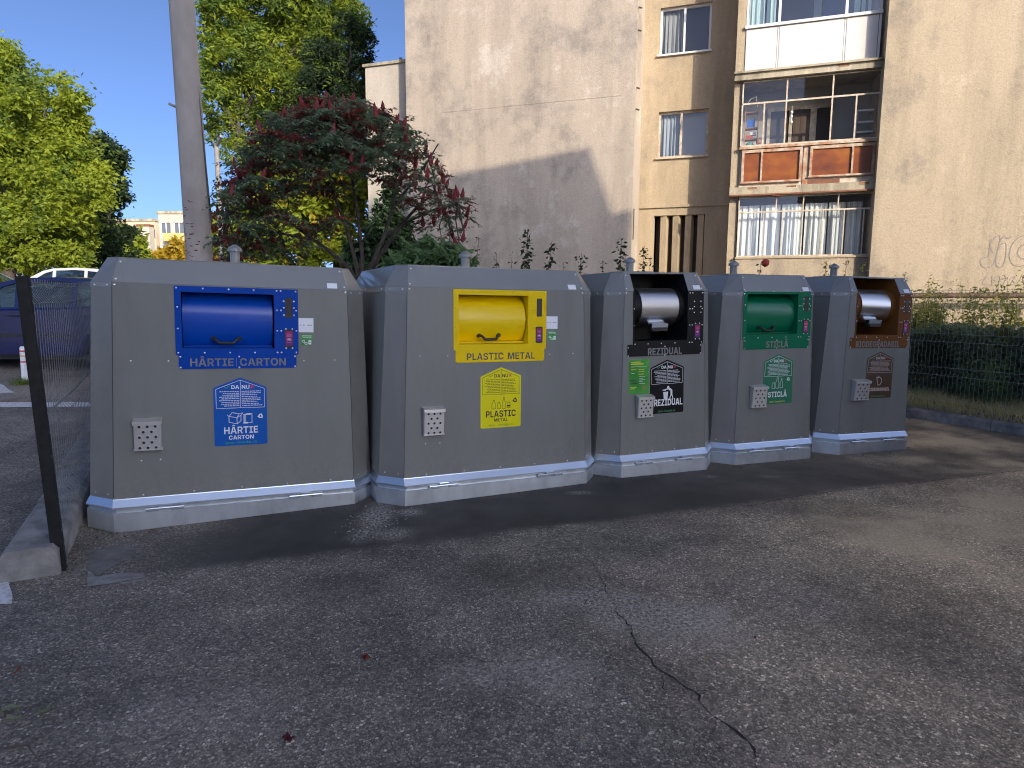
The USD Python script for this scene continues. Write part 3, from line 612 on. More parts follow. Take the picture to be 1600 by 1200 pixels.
# ground-floor balcony: steel bars, white curtains behind
L0, LM, L1 = 2.62, 3.73, 4.11
xs = [.105, .60, .62 + .0, 1.12, 1.62, 2.13, 2.62, 3.15]
rects = [(.105, L0, 3.16, L0 + .03), (.105, LM - .018, 3.16, LM + .018), (.105, L1 - .03, 3.16, L1)]
up_ = [.12, 1.0, 1.62, 2.40, 3.14]; lo_ = [.12, .72, 1.16, 1.62, 2.08, 2.55, 2.98, 3.14]
rects += [(x - .014, LM + .018, x + .014, L1 - .03) for x in up_] + [(x - .011, L0 + .03, x + .011, LM - .018) for x in lo_]
low = bars('balcony_window', 'frame_cream', GL, rects); tag(stage.GetPrimAtPath(low), 'ground floor balcony glazing with white curtains behind it')
for a, b in zip(up_[:-1], up_[1:]): FB().sheet(a + .014, b - .014, GL - .03, GL - .026, LM + .015, L1 - .025).build('pane', 'window_glass' if b < 3 else 'old_glass', low)
for a, b in zip(lo_[:-1], lo_[1:]): FB().sheet(a + .011, b - .011, GL - .03, GL - .026, L0 + .025, LM - .015).build('pane', 'window_glass', low)
for a, b in [(.13, .62), (.66, 1.12), (1.16, 1.66), (1.7, 2.2), (2.24, 2.62), (2.64, 2.98)]:
    curtain(a, b, GL + .22, L0 - .1, L1 - .18, 'curtain_white', low, 4, .04)
FB().box(.0, 3.13, BAY, BAY + .1, 1.5, 4.15).build('inner_wall', 'room_wall', bld)
FB().box(.087, 3.13, GL - .08, GL + .12, -.6, L0 - .002).build('parapet_wall', 'plaster_right', bld)
FB().box(.08, 3.16, GL - .11, GL - .082, L0 - .05, L0 - .004).build('sill', 'plaster_bay', bld)

M['stain'] = M['plaster_bay']
pm('rust_stain', (.26, .13, .06), .8, 0, col2=(.14, .06, .03), vscale=18)
for s_, z_, L in ((.3, 4.33, .05), (1.2, 4.33, .04), (2.2, 7.05, .05), (2.8, 4.33, .06), (.9, 4.14, .05)):
    FB().box(s_, s_ + .22, 17.676, 17.68, z_ - L, z_).build('rust_patch', 'rust_stain', bld)
# graffiti outlines on the right wall
def strokes(lines, w, name):
    poly = unary_union([LineString(l).buffer(w) for l in lines])
    FB().ext(poly, ((0, 17.5, 0), (1, 0, 0), (0, 0, 1), (0, -1, 0)), .002, .004).build(name, 'graffiti_line', bld)


def curve(*p, n=8):
    p = np.array(p, float); from scipy.interpolate import make_interp_spline
    t = np.arange(len(p)); return make_interp_spline(t, p, k=min(3, len(p) - 1))(np.linspace(0, len(p) - 1, n * len(p)))


gO = np.array([5.40, 2.30])
def gp(*p): return curve(*(gO + np.array(q) for q in p))
strokes([gp((.18, .62), (.30, .62), (.27, .3), (.2, .02), (.02, 0), (-.02, .18), (.1, .22), (.12, .4), (.16, .55)), gp((.18, .6), (.12, .5), (.2, .3)),
         gp((.30, .48), (.40, .52), (.44, .4), (.42, .05), (.3, .0), (.27, .25), (.32, .44)), gp((.32, .58), (.38, .66), (.44, .62), (.5, .66)),
         gp((.85, .60), (.66, .64), (.52, .4), (.55, .1), (.72, .0), (.9, .08)), gp((.85, .45), (.72, .45), (.66, .3), (.74, .18), (.9, .22)), gp((1.05, .6), (1.0, .3), (1.1, .05))], .009, 'graffiti')
strokes([gp((.0, -.32), (.12, -.22), (.05, -.35), (.2, -.4)), gp((.22, -.22), (.24, -.42)), gp((.24, -.3), (.36, -.22), (.36, -.42)), gp((.42, -.2), (.48, -.3), (.44, -.42), (.52, -.24)), gp((.56, -.3), (.66, -.24), (.6, -.38), (.75, -.34)), gp((.8, -.22), (.84, -.4))], .006, 'graffiti')

# the lower wing beside the gable wall
wbase = FU * -9.13 - FN * 17.9
wing = thing('apartment_building', 'lower pale wing of flats rising behind the sumac left of the gable wall', 'building', (wbase[0], wbase[1], 0), THF)
wz = 8.45
MB().box(-1.55, 0, 0, 9, -.5, wz - .06).build('wall', 'plaster_far', wing)
MB().box(-1.62, 0, -.05, 9.05, wz - .06, wz + .02).build('roof', 'slab_concrete', wing)
MB().tube([(-.62, .5, wz), (-.62, .5, wz + .28)], .05, 8).build('chimney_pipe', 'pole_concrete', wing)
MB().box(-.10, -.02, -.05, -.001, 0, wz - .1).build('downpipe', 'plaster_far', wing)
# ------------------------------------------------------------------ flats far off on the left
def far_block(x_px0, x_px1, top_px, y, label, floors, bays, mat, ang):
    a, b = at(x_px0, top_px, y), at(x_px1, top_px, y); W = b[0] - a[0]; z1 = a[2]; z0 = float(zg(a[0], y)) - .5
    t = thing('apartment_building', label, 'building', (a[0], a[1], z0), ang); H = z1 - z0
    fh = 2.75; holes = []
    for k in range(floors):
        zt = H - .9 - k * fh
        for j in range(bays):
            s = W * (j + .5) / bays; holes.append((s - .65, zt - 1.45, s + .65, zt - .1, (j + k) % 3))
    poly = sbox(0, 0, W, H).difference(unary_union([sbox(*q[:4]) for q in holes]))
    fr = ((0, 0, 0), (1, 0, 0), (0, 0, 1), (0, -1, 0))
    MB().ext(poly, fr, -.3, 0).build('facade', mat, t)
    MB().box(0, W, .3, 10, 0, H).build('wall', mat, t)
    MB().box(-.15, W + .15, -.15, 10.1, H + .002, H + .3).build('roof', 'slab_concrete', t)
    for q in holes:
        w = MB().ext(sbox(*q[:4]).difference(sbox(q[0] + .08, q[1] + .08, (q[0] + q[2]) / 2 - .04, q[3] - .08)).difference(sbox((q[0] + q[2]) / 2 + .04, q[1] + .08, q[2] - .08, q[3] - .08)), fr, -.16, -.1).build('window', 'pvc_white', t)
        MB().box(q[0] + .05, q[2] - .05, .17, .19, q[1] + .05, q[3] - .05).build('pane', 'far_pane', w)
    return t, W, H


pm('far_pane', (.10, .11, .13), .12); pm('balcony_yellow', (.45, .33, .12), .7); pm('plaster_peach', (.52, .40, .26), .9, var=.12, vscale=.4)
fb, W, H = far_block(180, 246, 346, 88, 'far peach block of flats with flat roof, left of the lighter one', 5, 4, 'plaster_peach', -.10)
MB().box(W - 2.0, W - .2, -1.0, -.02, H - 7, H - .8).build('balcony', 'plaster_far', fb); MB().box(W - 2.05, W - .15, -1.05, -.01, H - .8, H - .5).build('balcony_roof', 'rust_trim', fb)
fb, W, H = far_block(247, 332, 334, 80, 'far pale block of flats with yellow balconies beside the concrete pole', 5, 4, 'plaster_far', -.06)
for k in range(4):
    MB().box(W * .18, W * .85, -1.2, -.02, H - 3.35 - k * 2.75, H - 2.4 - k * 2.75).build('balcony', 'balcony_yellow' if k % 2 == 0 else 'plaster_far', fb)

# ------------------------------------------------------------------ neighbouring blocks outside the picture whose shade falls over the yard
def shade_block(label, outline, t0, depth):
    """outline (s, z) of the shade on the gable wall's plane, traced back towards the sun to where the block stands"""
    pts = np.array([FU * s - FN * 17.5 + np.array([0, 0, z]) + SUN * t0 for s, z in outline])
    base = pts[:, :2].mean(0); u = FU
    poly = Polygon([((p[:2] - base) @ u[:2], p[2]) for p in pts]).buffer(0).intersection(sbox(-500, 0, 500, 200))
    t = thing('apartment_building', label, 'building', (base[0], base[1], 0))
    MB().ext(poly, ((0, 0, 0), u, (0, 0, 1), SH), 0, depth).build('wall', 'plaster_far', t)
    return t


shade_block('tall neighbouring block of flats behind the camera', [(-38, -1.0), (-12.5, -.6), (-12.5, 4.4), (-9, 4.85), (-8.0, 4.95), (-8.0, -40), (-38, -40)], 62, 12)
shade_block('neighbouring block of flats with stepped roof to the right of the yard', [(-9.4, 4.83), (-3.73, 5.53), (-3.04, 3.77), (-2.55, 3.87), (-2.55, 3.3), (-2.85, 1.6), (-4.1, -2.4), (-4.1, -2.7), (11, -2.7), (11, -30), (-9.4, -30)], 24, 9)
# ------------------------------------------------------------------ the five waste containers
def octo(w, y0, cx, cy, D, z):
    return np.array([(-w, y0, z), (w, y0, z), (w + cx, y0 + cy, z), (w + cx, D - y0 - cy, z), (w, D - y0, z), (-w, D - y0, z), (-w - cx, D - y0 - cy, z), (-w - cx, y0 + cy, z)])


def slab(mb, p00, p10, p11, p01, t, g=(0, 0, 0, 0)):
    """a thin plate over the quad, its outer face t proud; g = gaps at left, right, bottom, top (metres)"""
    a, b, c, d = [np.asarray(q, float) for q in (p00, p10, p11, p01)]
    n = np.cross(b - a, d - a); n /= np.linalg.norm(n)
    lb, lt, ll, lr = np.linalg.norm(b - a), np.linalg.norm(c - d), np.linalg.norm(d - a), np.linalg.norm(c - b)
    def P(u, v): return (a * (1 - u) + b * u) * (1 - v) + (d * (1 - u) + c * u) * v
    u0, u1 = g[0] / lb, 1 - g[1] / lb; v0, v1 = g[2] / ll, 1 - g[3] / ll
    q = [P(u0, v0), P(u1, v0), P(u1, v1), P(u0, v1)]
    v = q + [x + n * t for x in q]
    mb.add(v, [(3, 2, 1, 0), (4, 5, 6, 7), (0, 1, 5, 4), (1, 2, 6, 5), (2, 3, 7, 6), (3, 0, 4, 7)])
    return mb


def rivet(mb, p, n, r=.0065):
    n = np.asarray(n, float) / np.linalg.norm(n); a = np.cross(n, [.3, .2, .9]); a /= np.linalg.norm(a); b = np.cross(n, a)
    ang = np.arange(7) * 2 * np.pi / 7; ring = np.cos(ang)[:, None] * a + np.sin(ang)[:, None] * b
    v = np.vstack([p + ring * r, p + ring * r * .7 + n * r * .5, [np.asarray(p) + n * r * .65]])
    f = [(k, (k + 1) % 7, 7 + (k + 1) % 7) for k in range(7)] + [(k, 7 + (k + 1) % 7, 7 + k) for k in range(7)] + [(7 + k, 7 + (k + 1) % 7, 14) for k in range(7)]
    mb.add(v, f)


ZB, Z1, Z2 = .183, 1.5784, 1.735
HF = math.hypot(.0293, Z1 - ZB)


def lines(*ls, w=.0016): return unary_union([LineString(l).buffer(w, cap_style='square', join_style='mitre') for l in ls])


def recycle(cx, cy, r):
    out = []
    for k in range(3):
        a = math.radians(90 + 120 * k); b = math.radians(90 + 120 * (k + 1))
        p, q = np.array([math.cos(a), math.sin(a)]), np.array([math.cos(b), math.sin(b)])
        s = LineString([p * .95 * r + (q - p) * r * .18, p * r * .95 + (q - p) * r * .72]).buffer(r * .21, cap_style='flat')
        out.append(s); e = p * r * .95 + (q - p) * r * .72; d = (q - p) / np.linalg.norm(q - p); nn_ = np.array([-d[1], d[0]])
        out.append(Polygon([e + nn_ * r * .36, e - nn_ * r * .36, e + d * r * .38]))
    return affinity.translate(unary_union(out), cx, cy)


def bottle(cx, y, w, h, neck):
    return LineString([(cx - w / 2, y), (cx - w / 2, y + h * .55), (cx - neck / 2, y + h * .78), (cx - neck / 2, y + h), (cx + neck / 2, y + h), (cx + neck / 2, y + h * .78), (cx + w / 2, y + h * .55), (cx + w / 2, y), (cx - w / 2, y)]).buffer(.0016)


def icons(kind):
    """pictograms in sticker coordinates: x from the middle, y down from the apex"""
    y = -.31
    if kind == 'paper':
        bx_ = lines([(-.075, y + .005), (-.075, y + .045), (-.025, y + .035), (-.025, y - .008), (-.075, y + .005)], [(-.025, y - .008), (.0, y + .012), (.0, y + .05), (-.025, y + .035)], [(-.075, y + .045), (-.055, y + .07), (-.01, y + .062), (-.025, y + .035)], [(.0, y + .05), (.012, y + .066), (-.01, y + .062)], [(-.085, y + .055), (-.075, y + .045)], w=.0018)
        sh = lines([(.02, y), (.02, y + .055), (.06, y + .055)], w=.003).union(lines([(.03, y - .004), (.03, y + .048), (.036, y + .06), (.07, y + .06), (.07, y - .004), (.03, y - .004)], w=.0018)).union(sbox(.015, y - .008, .045, y + .002))
        return bx_.union(sh).union(recycle(.125, y + .04, .02))
    if kind == 'plastic':
        return unary_union([bottle(-.06, y - .01, .032, .066, .012), bottle(-.018, y - .01, .026, .05, .016), bottle(.024, y - .01, .028, .085, .009), bottle(.064, y - .008, .024, .045, .022), sbox(.053, y + .004, .075, y + .014), recycle(.118, y + .05, .022)])
    if kind == 'glass':
        return unary_union([bottle(-.05, y - .01, .032, .05, .03), bottle(-.006, y - .01, .036, .10, .012), bottle(.04, y - .01, .030, .088, .010), recycle(.118, y + .07, .020)])
    if kind == 'residual':
        bin_ = Polygon([(-.038, y + .03), (.012, y + .03), (.005, y - .035), (-.03, y - .035)])
        man = unary_union([Point(.012, y + .07).buffer(.011, quad_segs=4), LineString([(.02, y + .058), (.045, y + .04), (.045, y + .005)]).buffer(.009), LineString([(.02, y + .055), (-.01, y + .052), (-.02, y + .042)]).buffer(.005),
                           LineString([(.042, y + .005), (.032, y - .02), (.03, y - .036)]).buffer(.004), LineString([(.047, y + .005), (.058, y - .015), (.06, y - .036)]).buffer(.004), LineString([(-.04, y + .045), (-.01, y + .05)]).buffer(.004)])
        return bin_.union(man)
    ap = LineString([(-.03, y + .055), (-.018, y + .048), (-.0, y + .055), (.018, y + .048), (.034, y + .03), (.032, y - .0), (.012, y - .026), (-.012, y - .024), (-.016, y + .0), (-.022, y + .02), (-.03, y + .055)]).buffer(.003)
    return ap.union(LineString([(-.012, y + .05), (-.016, y + .068)]).buffer(.0025))


_rb = np.random.default_rng(77)


def make_bin(k, W, loc, rz, tilt, label, cfg):
    t = thing('waste_container', label, 'waste container', loc, rz, group='row of grey waste containers', tilt=tilt)
    w = W / 2; D = 1.72; wide = W > 1
    G = octo(w, 0, .1721, .1793, D, 0); B = octo(w, .032, .153, .158, D, ZB); T = octo(w - .0408, .0613, .1289, .1191, D, Z1); R = octo(w - .0723, .1463, .069, .082, D, Z2)
    def ring(name, mat, o0, o1, parent=t):
        m = MB(); n = len(o0)
        m.add(np.vstack([o0, o1]), [(i, (i + 1) % n, n + (i + 1) % n, n + i) for i in range(n)]); return m
    def lvl(o, z, s=0.0):
        c = o.mean(0); q = o.copy(); q[:, :2] += (np.sign(q[:, :2] - c[:2])) * s; q[:, 2] = z; return q
    # galvanised foot
    m = ring('', '', lvl(G, -.02), lvl(G, .105))
    m.add(np.vstack([lvl(G, .105), lvl(G, .105, -.014)]), [(i, (i + 1) % 8, 8 + (i + 1) % 8, 8 + i) for i in range(8)])
    base = m.build('base_skirt', 'galvanised', t)
    ring('', '', lvl(G, .105, -.014), lvl(G, .14, -.014)).build('base_groove', 'galvanised', base)
    m = MB()
    o = [lvl(G, .134, -.012), lvl(G, .134, .004), lvl(G, .143, .004), lvl(B, ZB + .002, .003), lvl(B, ZB + .02, -.006)]
    for a, b in zip(o[:-1], o[1:]): m.add(np.vstack([a, b]), [(i, (i + 1) % 8, 8 + (i + 1) % 8, 8 + i) for i in range(8)])
    m.build('base_collar', 'galvanised_collar', t)
    for hx in ((-.47, .42) if wide else (-.21, .19)):
        h = MB(); L = .075 if wide else .055
        h.box(hx - L * 1.5, hx - L * .5, -.012, .006, .100, .124).box(hx + L * .5, hx + L * 1.5, -.012, .006, .100, .124)
        h.box(hx - L * .5 + .003, hx + L * .5 - .003, -.014, .008, .114, .137).tube([(hx - L * 1.5, -.012, .119), (hx + L * 1.5, -.012, .119)], .006, 7)
        h.build('hinge', 'galvanised_collar', t)
    # body: inner shell, corner and side plates, front plate
    fU, fV = np.array([1.0, 0, 0]), np.array([0, .0293, Z1 - ZB]) / HF; fN = np.cross(fU, fV)
    ff = (np.array([0, .032, ZB]), fU, fV, fN)
    sV = np.array([0, R[0][1] - T[0][1], Z2 - Z1]); HS = np.linalg.norm(sV); sV /= HS; sN = np.cross(fU, sV)
    fs = (np.array([0, T[0][1], Z1]), fU, sV, sN)
    def F(x, v, o=0.0): return ff[0] + fU * x + fV * v + fN * o
    def S_(x, v, o=0.0): return fs[0] + fU * x + sV * v + sN * o
    Bi, Ti, Ri = lvl(B, ZB, -.006), lvl(T, Z1, -.006), lvl(R, Z2 - .004, -.006)
    m = MB()
    for a, b in ((Bi, Ti), (Ti, Ri)):
        for i in range(1, 8): m.add([a[i], a[(i + 1) % 8], b[(i + 1) % 8], b[i]], [(0, 1, 2, 3)])
    m.build('inner_shell', 'bin_inside', t)
    dv = cfg.get('dv', 0.0); big = cfg['big']
    hx0, hx1, hv0, hv1 = (-.30, .228, .972 + dv, 1.40) if big else (-.345, .232, .978 + dv, 1.352 + dv)
    wt, wr = w - .0408, w - .0723
    hole = sbox(hx0, hv0, hx1, 9 if big else hv1)
    MB().ext(Polygon([(-w + .002, 0), (w - .002, 0), (wt - .002, HF), (-wt + .002, HF)]).difference(hole), ff, -.004, .001).build('front_panel', 'bin_paint', t)
    MB().ext(Polygon([(-w - .004, .01), (-w + .006, .01), (-wt + .006, HF), (-wt - .004, HF)]), ff, -.009, -.006).build('seam', 'seam_dark', t)
    MB().ext(Polygon([(w - .006, .01), (w + .004, .01), (wt + .004, HF), (wt - .006, HF)]), ff, -.009, -.006).build('seam', 'seam_dark', t)
    names = {1: 'corner_panel', 7: 'corner_panel', 3: 'corner_panel', 5: 'corner_panel', 2: 'side_panel', 6: 'side_panel', 4: 'back_panel'}
    for i in (1, 2, 3, 4, 5, 6, 7):
        slab(MB(), B[i], B[(i + 1) % 8], T[(i + 1) % 8], T[i], .0015, (.0025, .0025, 0, 0)).build(names[i], 'bin_corner' if i in (1, 7) else 'bin_paint', t)
        # folded rim of the lid, riveted over the plate
        f_ = (Z1 - .036 - ZB) / (Z1 - ZB)
        a, b = B[i] + (T[i] - B[i]) * f_, B[(i + 1) % 8] + (T[(i + 1) % 8] - B[(i + 1) % 8]) * f_
        slab(MB(), a, b, T[(i + 1) % 8], T[i], .004).build('lid_rim', 'bin_slope', t)
        slab(MB(), T[i], T[(i + 1) % 8], R[(i + 1) % 8], R[i], .003).build('lid_slope', 'bin_slope', t)
    cut = sbox(hx0, -1, hx1, HS - .012) if big else sbox(9, 9, 10, 10)
    MB().ext(Polygon([(-wt, 0), (wt, 0), (wr, HS), (-wr, HS)]).difference(cut), fs, 0, .0025).build('lid_slope', 'bin_slope', t)
    # overlap strips at the hips of the front slope
    for sx in (-1, 1):
        MB().ext(Polygon([(sx * wt, 0), (sx * (wt - .052), 0), (sx * (wr - .045), HS), (sx * wr, HS)]), fs, .0025, .0045).build('hip_strip', 'bin_slope', t)
        MB().ext(rbox(*sorted((sx * wt, sx * (wt - .045))), HF - .036, HF, .006), ff, .001, .003).build('rim_tab', 'bin_paint', t)
    # lid top, a little higher along its middle
    c = R.mean(0); q = np.vstack([R + [0, 0, .004], [(-w * .55, c[1], Z2 + .022), (w * .55, c[1], Z2 + .022)]])
    top = MB().add(q, [(0, 1, 9), (0, 9, 8), (1, 2, 9), (2, 3, 9), (3, 4, 9), (4, 5, 8), (4, 8, 9), (5, 6, 8), (6, 7, 8), (7, 0, 8)])
    top.add(np.vstack([lvl(R, Z2 + .004, .004), lvl(R, Z2 - .012, .005)]), [(8 + i, 8 + (i + 1) % 8, (i + 1) % 8, i) for i in range(8)])
    top.build('lid_top', 'bin_corner', t)
    vx = cfg.get('vent', 0.0)
    vp = MB().tube([(vx, .72, Z2), (vx, .72, Z2 + .13)], .036, 14).build('vent_pipe', 'bin_slope', t, smooth=40)
    cap = trimesh.creation.revolve(np.array([(0, .055), (.012, .052), (.045, .03), (.052, .018), (.052, 0), (0, 0)])[::-1], sections=16)
    cap.apply_translation((vx, .72, Z2 + .115)); MB().tm(cap).build('vent_cap', 'bin_slope', vp, smooth=35)
    MB().box(vx - .16, vx + .16, .58, .86, Z2 + .012, Z2 + .03).build('vent_flange', 'bin_slope', vp)
    # ---- hatch: coloured frame, tunnel, drum
    col = 'hatch_' + cfg['col']
    x0 = -.308 if big else -.38
    outl = rbox(x0, .385, .937 + dv, 1.388 + dv * .4 if not big else HF + .0, .008).union(rbox(-.365, .37, .845 + dv, .95 + dv, .012)) if not big else \
        sbox(x0, .94 + dv, .385, HF - .001).union(rbox(-.362, .368, .848 + dv, .95 + dv, .014))
    outl = outl.buffer(-.003).buffer(.003)
    hol2 = sbox(hx0 + .004, hv0 + .004, hx1 - .004, 9 if big else hv1 - .004)
    pl = MB().ext(outl.difference(hol2), ff, .001, .006).build('hatch_frame', col, t)
    dep = .40
    m = MB()
    zt = hv1 if not big else HF
    bk = [F(hx0, hv0, -dep), F(hx1, hv0, -dep), F(hx1, zt, -dep), F(hx0, zt, -dep)]; fr4 = [F(hx0, hv0, .006), F(hx1, hv0, .006), F(hx1, zt, .006), F(hx0, zt, .006)]
    if big:
        y_b = bk[2][1]; tb = [np.array([hx0, y_b + .02, Z2 - .006]), np.array([hx1, y_b + .02, Z2 - .006])]; ts = [S_(hx0, HS - .013, .003), S_(hx1, HS - .013, .003)]
        m.add([fr4[0], fr4[1], bk[1], bk[0]], [(0, 1, 2, 3)])
        m.add([fr4[0], bk[0], tb[0], ts[0], S_(hx0, 0, .003)], [(0, 1, 2), (0, 2, 3), (0, 3, 4)]); m.add([fr4[1], bk[1], tb[1], ts[1], S_(hx1, 0, .003)], [(2, 1, 0), (3, 2, 0), (4, 3, 0)])
        m.add([bk[0], bk[1], tb[1], tb[0]], [(0, 1, 2, 3)]); m.add([tb[0], tb[1], ts[1], ts[0]], [(0, 1, 2, 3)])
    else:
        for a, b in ((0, 1), (1, 2), (2, 3), (3, 0)): m.add([fr4[a], fr4[b], bk[b], bk[a]], [(0, 1, 2, 3)])
        m.add(bk, [(0, 1, 2, 3)])
    m.build('hatch_tunnel', col, t)
    if big:
        Rr, vc, dc = .165, 1.262 + dv, .20
        cyl = MB().tube([F(-.20, vc, -dc), F(.165, vc, -dc)], Rr, 56).build('drum', 'stainless', t, smooth=50)
        MB().tube([F(-.298, vc, -dc), F(-.201, vc, -dc)], Rr - .012, 40).build('drum_end', col, cyl, smooth=50); MB().tube([F(.166, vc, -dc), F(.226, vc, -dc)], Rr + .004, 40).build('drum_end', col, cyl, smooth=50)
        hd = MB().obox(F(-.03, vc - .148, -.075), [(1, 0, 0), (0, .55, .4), (0, -.4, .55)], (.078, .05, .006)).obox(F(-.03, vc - .16, -.03), [(1, 0, 0), (0, 1, .1), (0, -.1, 1)], (.078, .006, .02))
        hn = hd.build('handle', 'galvanised_collar', cyl)
        MB().obox(F(-.03, vc - .19, -.035), [(1, 0, 0), fV, fN], (.07, .016, .012)).obox(F(-.10, vc - .17, -.05), [(1, 0, 0), fV, fN], (.01, .03, .02)).obox(F(.04, vc - .17, -.05), [(1, 0, 0), fV, fN], (.01, .03, .02)).build('handle_grip', 'black_plastic', cyl)
    else:
        Rr, vc, dc = .21, 1.165 + dv, .235
        cyl = MB().tube([F(hx0 + .006, vc, -dc), F(hx1 - .012, vc, -dc)], Rr, 72).build('drum', 'drum_' + cfg['col'], t, smooth=50)
        MB().ext(sbox(hx0 + .01, hv0 + .006, hx1 - .014, hv0 + .02), ff, -.10, -.05).build('drum_lip', col, cyl)
        hv = 1.045 + dv; on = -(dc - math.sqrt(max(.0, Rr**2 - (vc - hv) ** 2)))
        h = MB(); xa, xb = -.155, .005
        for x in (xa, xb): h.tube([F(x, hv, on - .01), F(x, hv, on + .016)], [.019, .015], 10)
        h.tube([F(xa, hv, on + .012), F(xa + .012, hv - .004, on + .034), F(xa + .034, hv - .028, on + .042), F(xa + .042, hv - .030, on + .042), F(xb - .042, hv - .030, on + .042), F(xb - .034, hv - .028, on + .042), F(xb - .012, hv - .004, on + .034), F(xb, hv, on + .012)], .0105, 10)
        h.build('handle', 'black_plastic', cyl, smooth=40)
    # controls
    if cfg['col'] != 'black':
        MB().ext(rbox(.302, .345, 1.19 + dv, 1.33 + dv, .003), ff, .006, .009).build('reader_slot', 'black_plastic', pl)
    scr = MB().ext(rbox(.294, .352, .985 + dv, 1.112 + dv, .005), ff, .006, .010).build('screen', 'black_plastic', pl)
    MB().ext(rbox(.300, .346, 1.0 + dv, 1.098 + dv, .002), ff, .010, .0105).build('screen_face', 'screen_magenta', scr)
    g = unary_union([Point(.323, 1.045 + dv).buffer(.006, quad_segs=4)] + [LineString([(.323 + s * .006, 1.045 + dv), (.323 + s * .013, 1.045 + dv)]).buffer(.0022) for s in (-1, 1)] + [LineString([(.308, z), (.338, z)]).buffer(.0006) for z in (1.066 + dv, 1.073 + dv, 1.08 + dv, 1.022 + dv)] + [LineString([(.31, 1.034 + dv), (.336, 1.034 + dv)]).buffer(.001)])
    MB().ext(g, ff, .0105, .0108).build('screen_print', 'print_cream', scr)
    rv = MB()
    top_v = 1.374 + dv if not big else 1.378
    for x in ((-.366, -.21, -.055, .10) if not big else ()): rivet(rv, F(x, top_v, .006), fN)
    for x in (.246, .272, .37): rivet(rv, F(x, top_v, .006), fN)
    for x in ((-.366, -.21, -.055, .10) if not big else (-.29, -.165, -.035, .10)): rivet(rv, F(x, .952 + dv, .006), fN)
    for x in (.246, .272, .37): rivet(rv, F(x, .952 + dv, .006), fN)
    for v in (1.25 + dv, 1.11 + dv):
        rivet(rv, F(-.364 if not big else -.30, v, .006), fN)
        for x in (.246, .272, .372): rivet(rv, F(x, v - .008, .006), fN)
    for v in (1.21, 1.26, 1.305):
        for x in (.291, .357): rivet(rv, F(x, v + dv, .006), fN)
    for v in (.982, 1.115):
        for x in (.302, .344): rivet(rv, F(x, v + dv, .010), fN)
    for x, v in ((0, .925), (0, .852), (-.355, .925), (.36, .925), (-.355, .855), (.36, .855)): rivet(rv, F(x, v + dv, .006), fN)
    rv.build('rivets', 'rivet_steel' if cfg['col'] != 'yellow' else 'hatch_yellow', pl, kind='stuff')
    # cut-out lettering
    nv = .862 + dv - (.004 if big else 0)
    for txt, a, b in cfg['name']:
        MB().ext(affinity.translate(fit_text(txt, b - a, .052 if wide else .060, 'Bold' if wide else 'ExtraBold'), (a + b) / 2, nv - (0 if wide else .004)), ff, .006, .0064).build('lettering', {'yellow': 'cut_dark', 'black': 'bin_slope'}.get(cfg['col'], 'bin_paint'), pl)
    if len(cfg['name']) == 2: MB().ext(sbox(-.0195, .858 + dv, -.0165, .918 + dv), ff, .006, .0064).build('lettering_divider', 'cut_dark' if cfg['col'] == 'yellow' else 'bin_paint', pl)
    # rivets of the body
    rv = MB()
    for sx in (-1, 1):
        rivet(rv, S_(sx * (wt - .02), .022, .0045), sN, .008); rivet(rv, S_(sx * (wr - .012), HS - .03, .0045), sN, .008); rivet(rv, F(sx * (wt - .014), HF - .016, .003), fN, .008)
    for i in (1, 7, 6, 2):
        n = np.cross(B[(i + 1) % 8] - B[i], T[i] - B[i]); n /= np.linalg.norm(n)
        for u in ((.2, .8) if i in (1, 7) else (.08, .5, .92)): rivet(rv, T[i] * (1 - u) + T[(i + 1) % 8] * u + (B[i] - T[i]) * .0125 + n * .004, n, .008)
        for u in ((.25, .78) if i in (1, 7) else (.1, .5, .9)): rivet(rv, (B[i] * (1 - u) + B[(i + 1) % 8] * u) + (T[i] - B[i]) * .025 + n * .0015, n, .006)
    for u in np.linspace(-w * .78, w * .78, 5 if wide else 4): rivet(rv, F(u, .022, .001), fN, .006)
    if wide:
        for x, v in ((-.638, .90), (-.425, .898), (.42, .894), (.632, .896), (-.60, .25), (-.49, .25)): rivet(rv, F(x, v, .001), fN, .006)
    rv.build('rivets', 'rivet_steel', t, kind='stuff')
    # small labels
    lx = (.585, .655) if wide else (.285, .355)
    MB().ext(sbox(lx[0], .010, lx[1], .052), fs, .003 if wide else .0055, .0035 if wide else .006).build('paper_label', 'paper_white', t)
    if wide:
        nt = MB().ext(sbox(.388, 1.094, .488, 1.193), ff, .001, .0016).build('paper_note', 'paper_white', t)
        MB().ext(unary_union([text_poly('e-colectare', .010, 'Medium', 'c')]).buffer(0), (F(.438, 1.138, 0), fU, fV, fN), .0016, .0018).build('note_print', 'print_grey', nt) if False else \
            MB().ext(unary_union([sbox(.396, 1.141, .406, 1.146), sbox(.418, 1.140, .428, 1.147), sbox(.444, 1.141, .478, 1.146)]), ff, .0016, .0018).build('note_print', 'print_grey', nt)
        gl = MB().ext(rbox(.402, .478, 1.0, 1.08, .003), ff, .001, .0016).build('green_leaflet', 'leaflet_green', t)
        MB().ext(unary_union([sbox(.408, 1.066, .472, 1.070), sbox(.416, 1.057, .472, 1.0595), Point(.42, 1.03).buffer(.009).difference(Point(.42, 1.03).buffer(.005)), Point(.436, 1.016).buffer(.010).difference(Point(.436, 1.016).buffer(.006)), sbox(.452, 1.008, .472, 1.038).difference(sbox(.456, 1.02, .468, 1.024))]), ff, .0016, .0018).build('leaflet_print', 'print_white', gl)
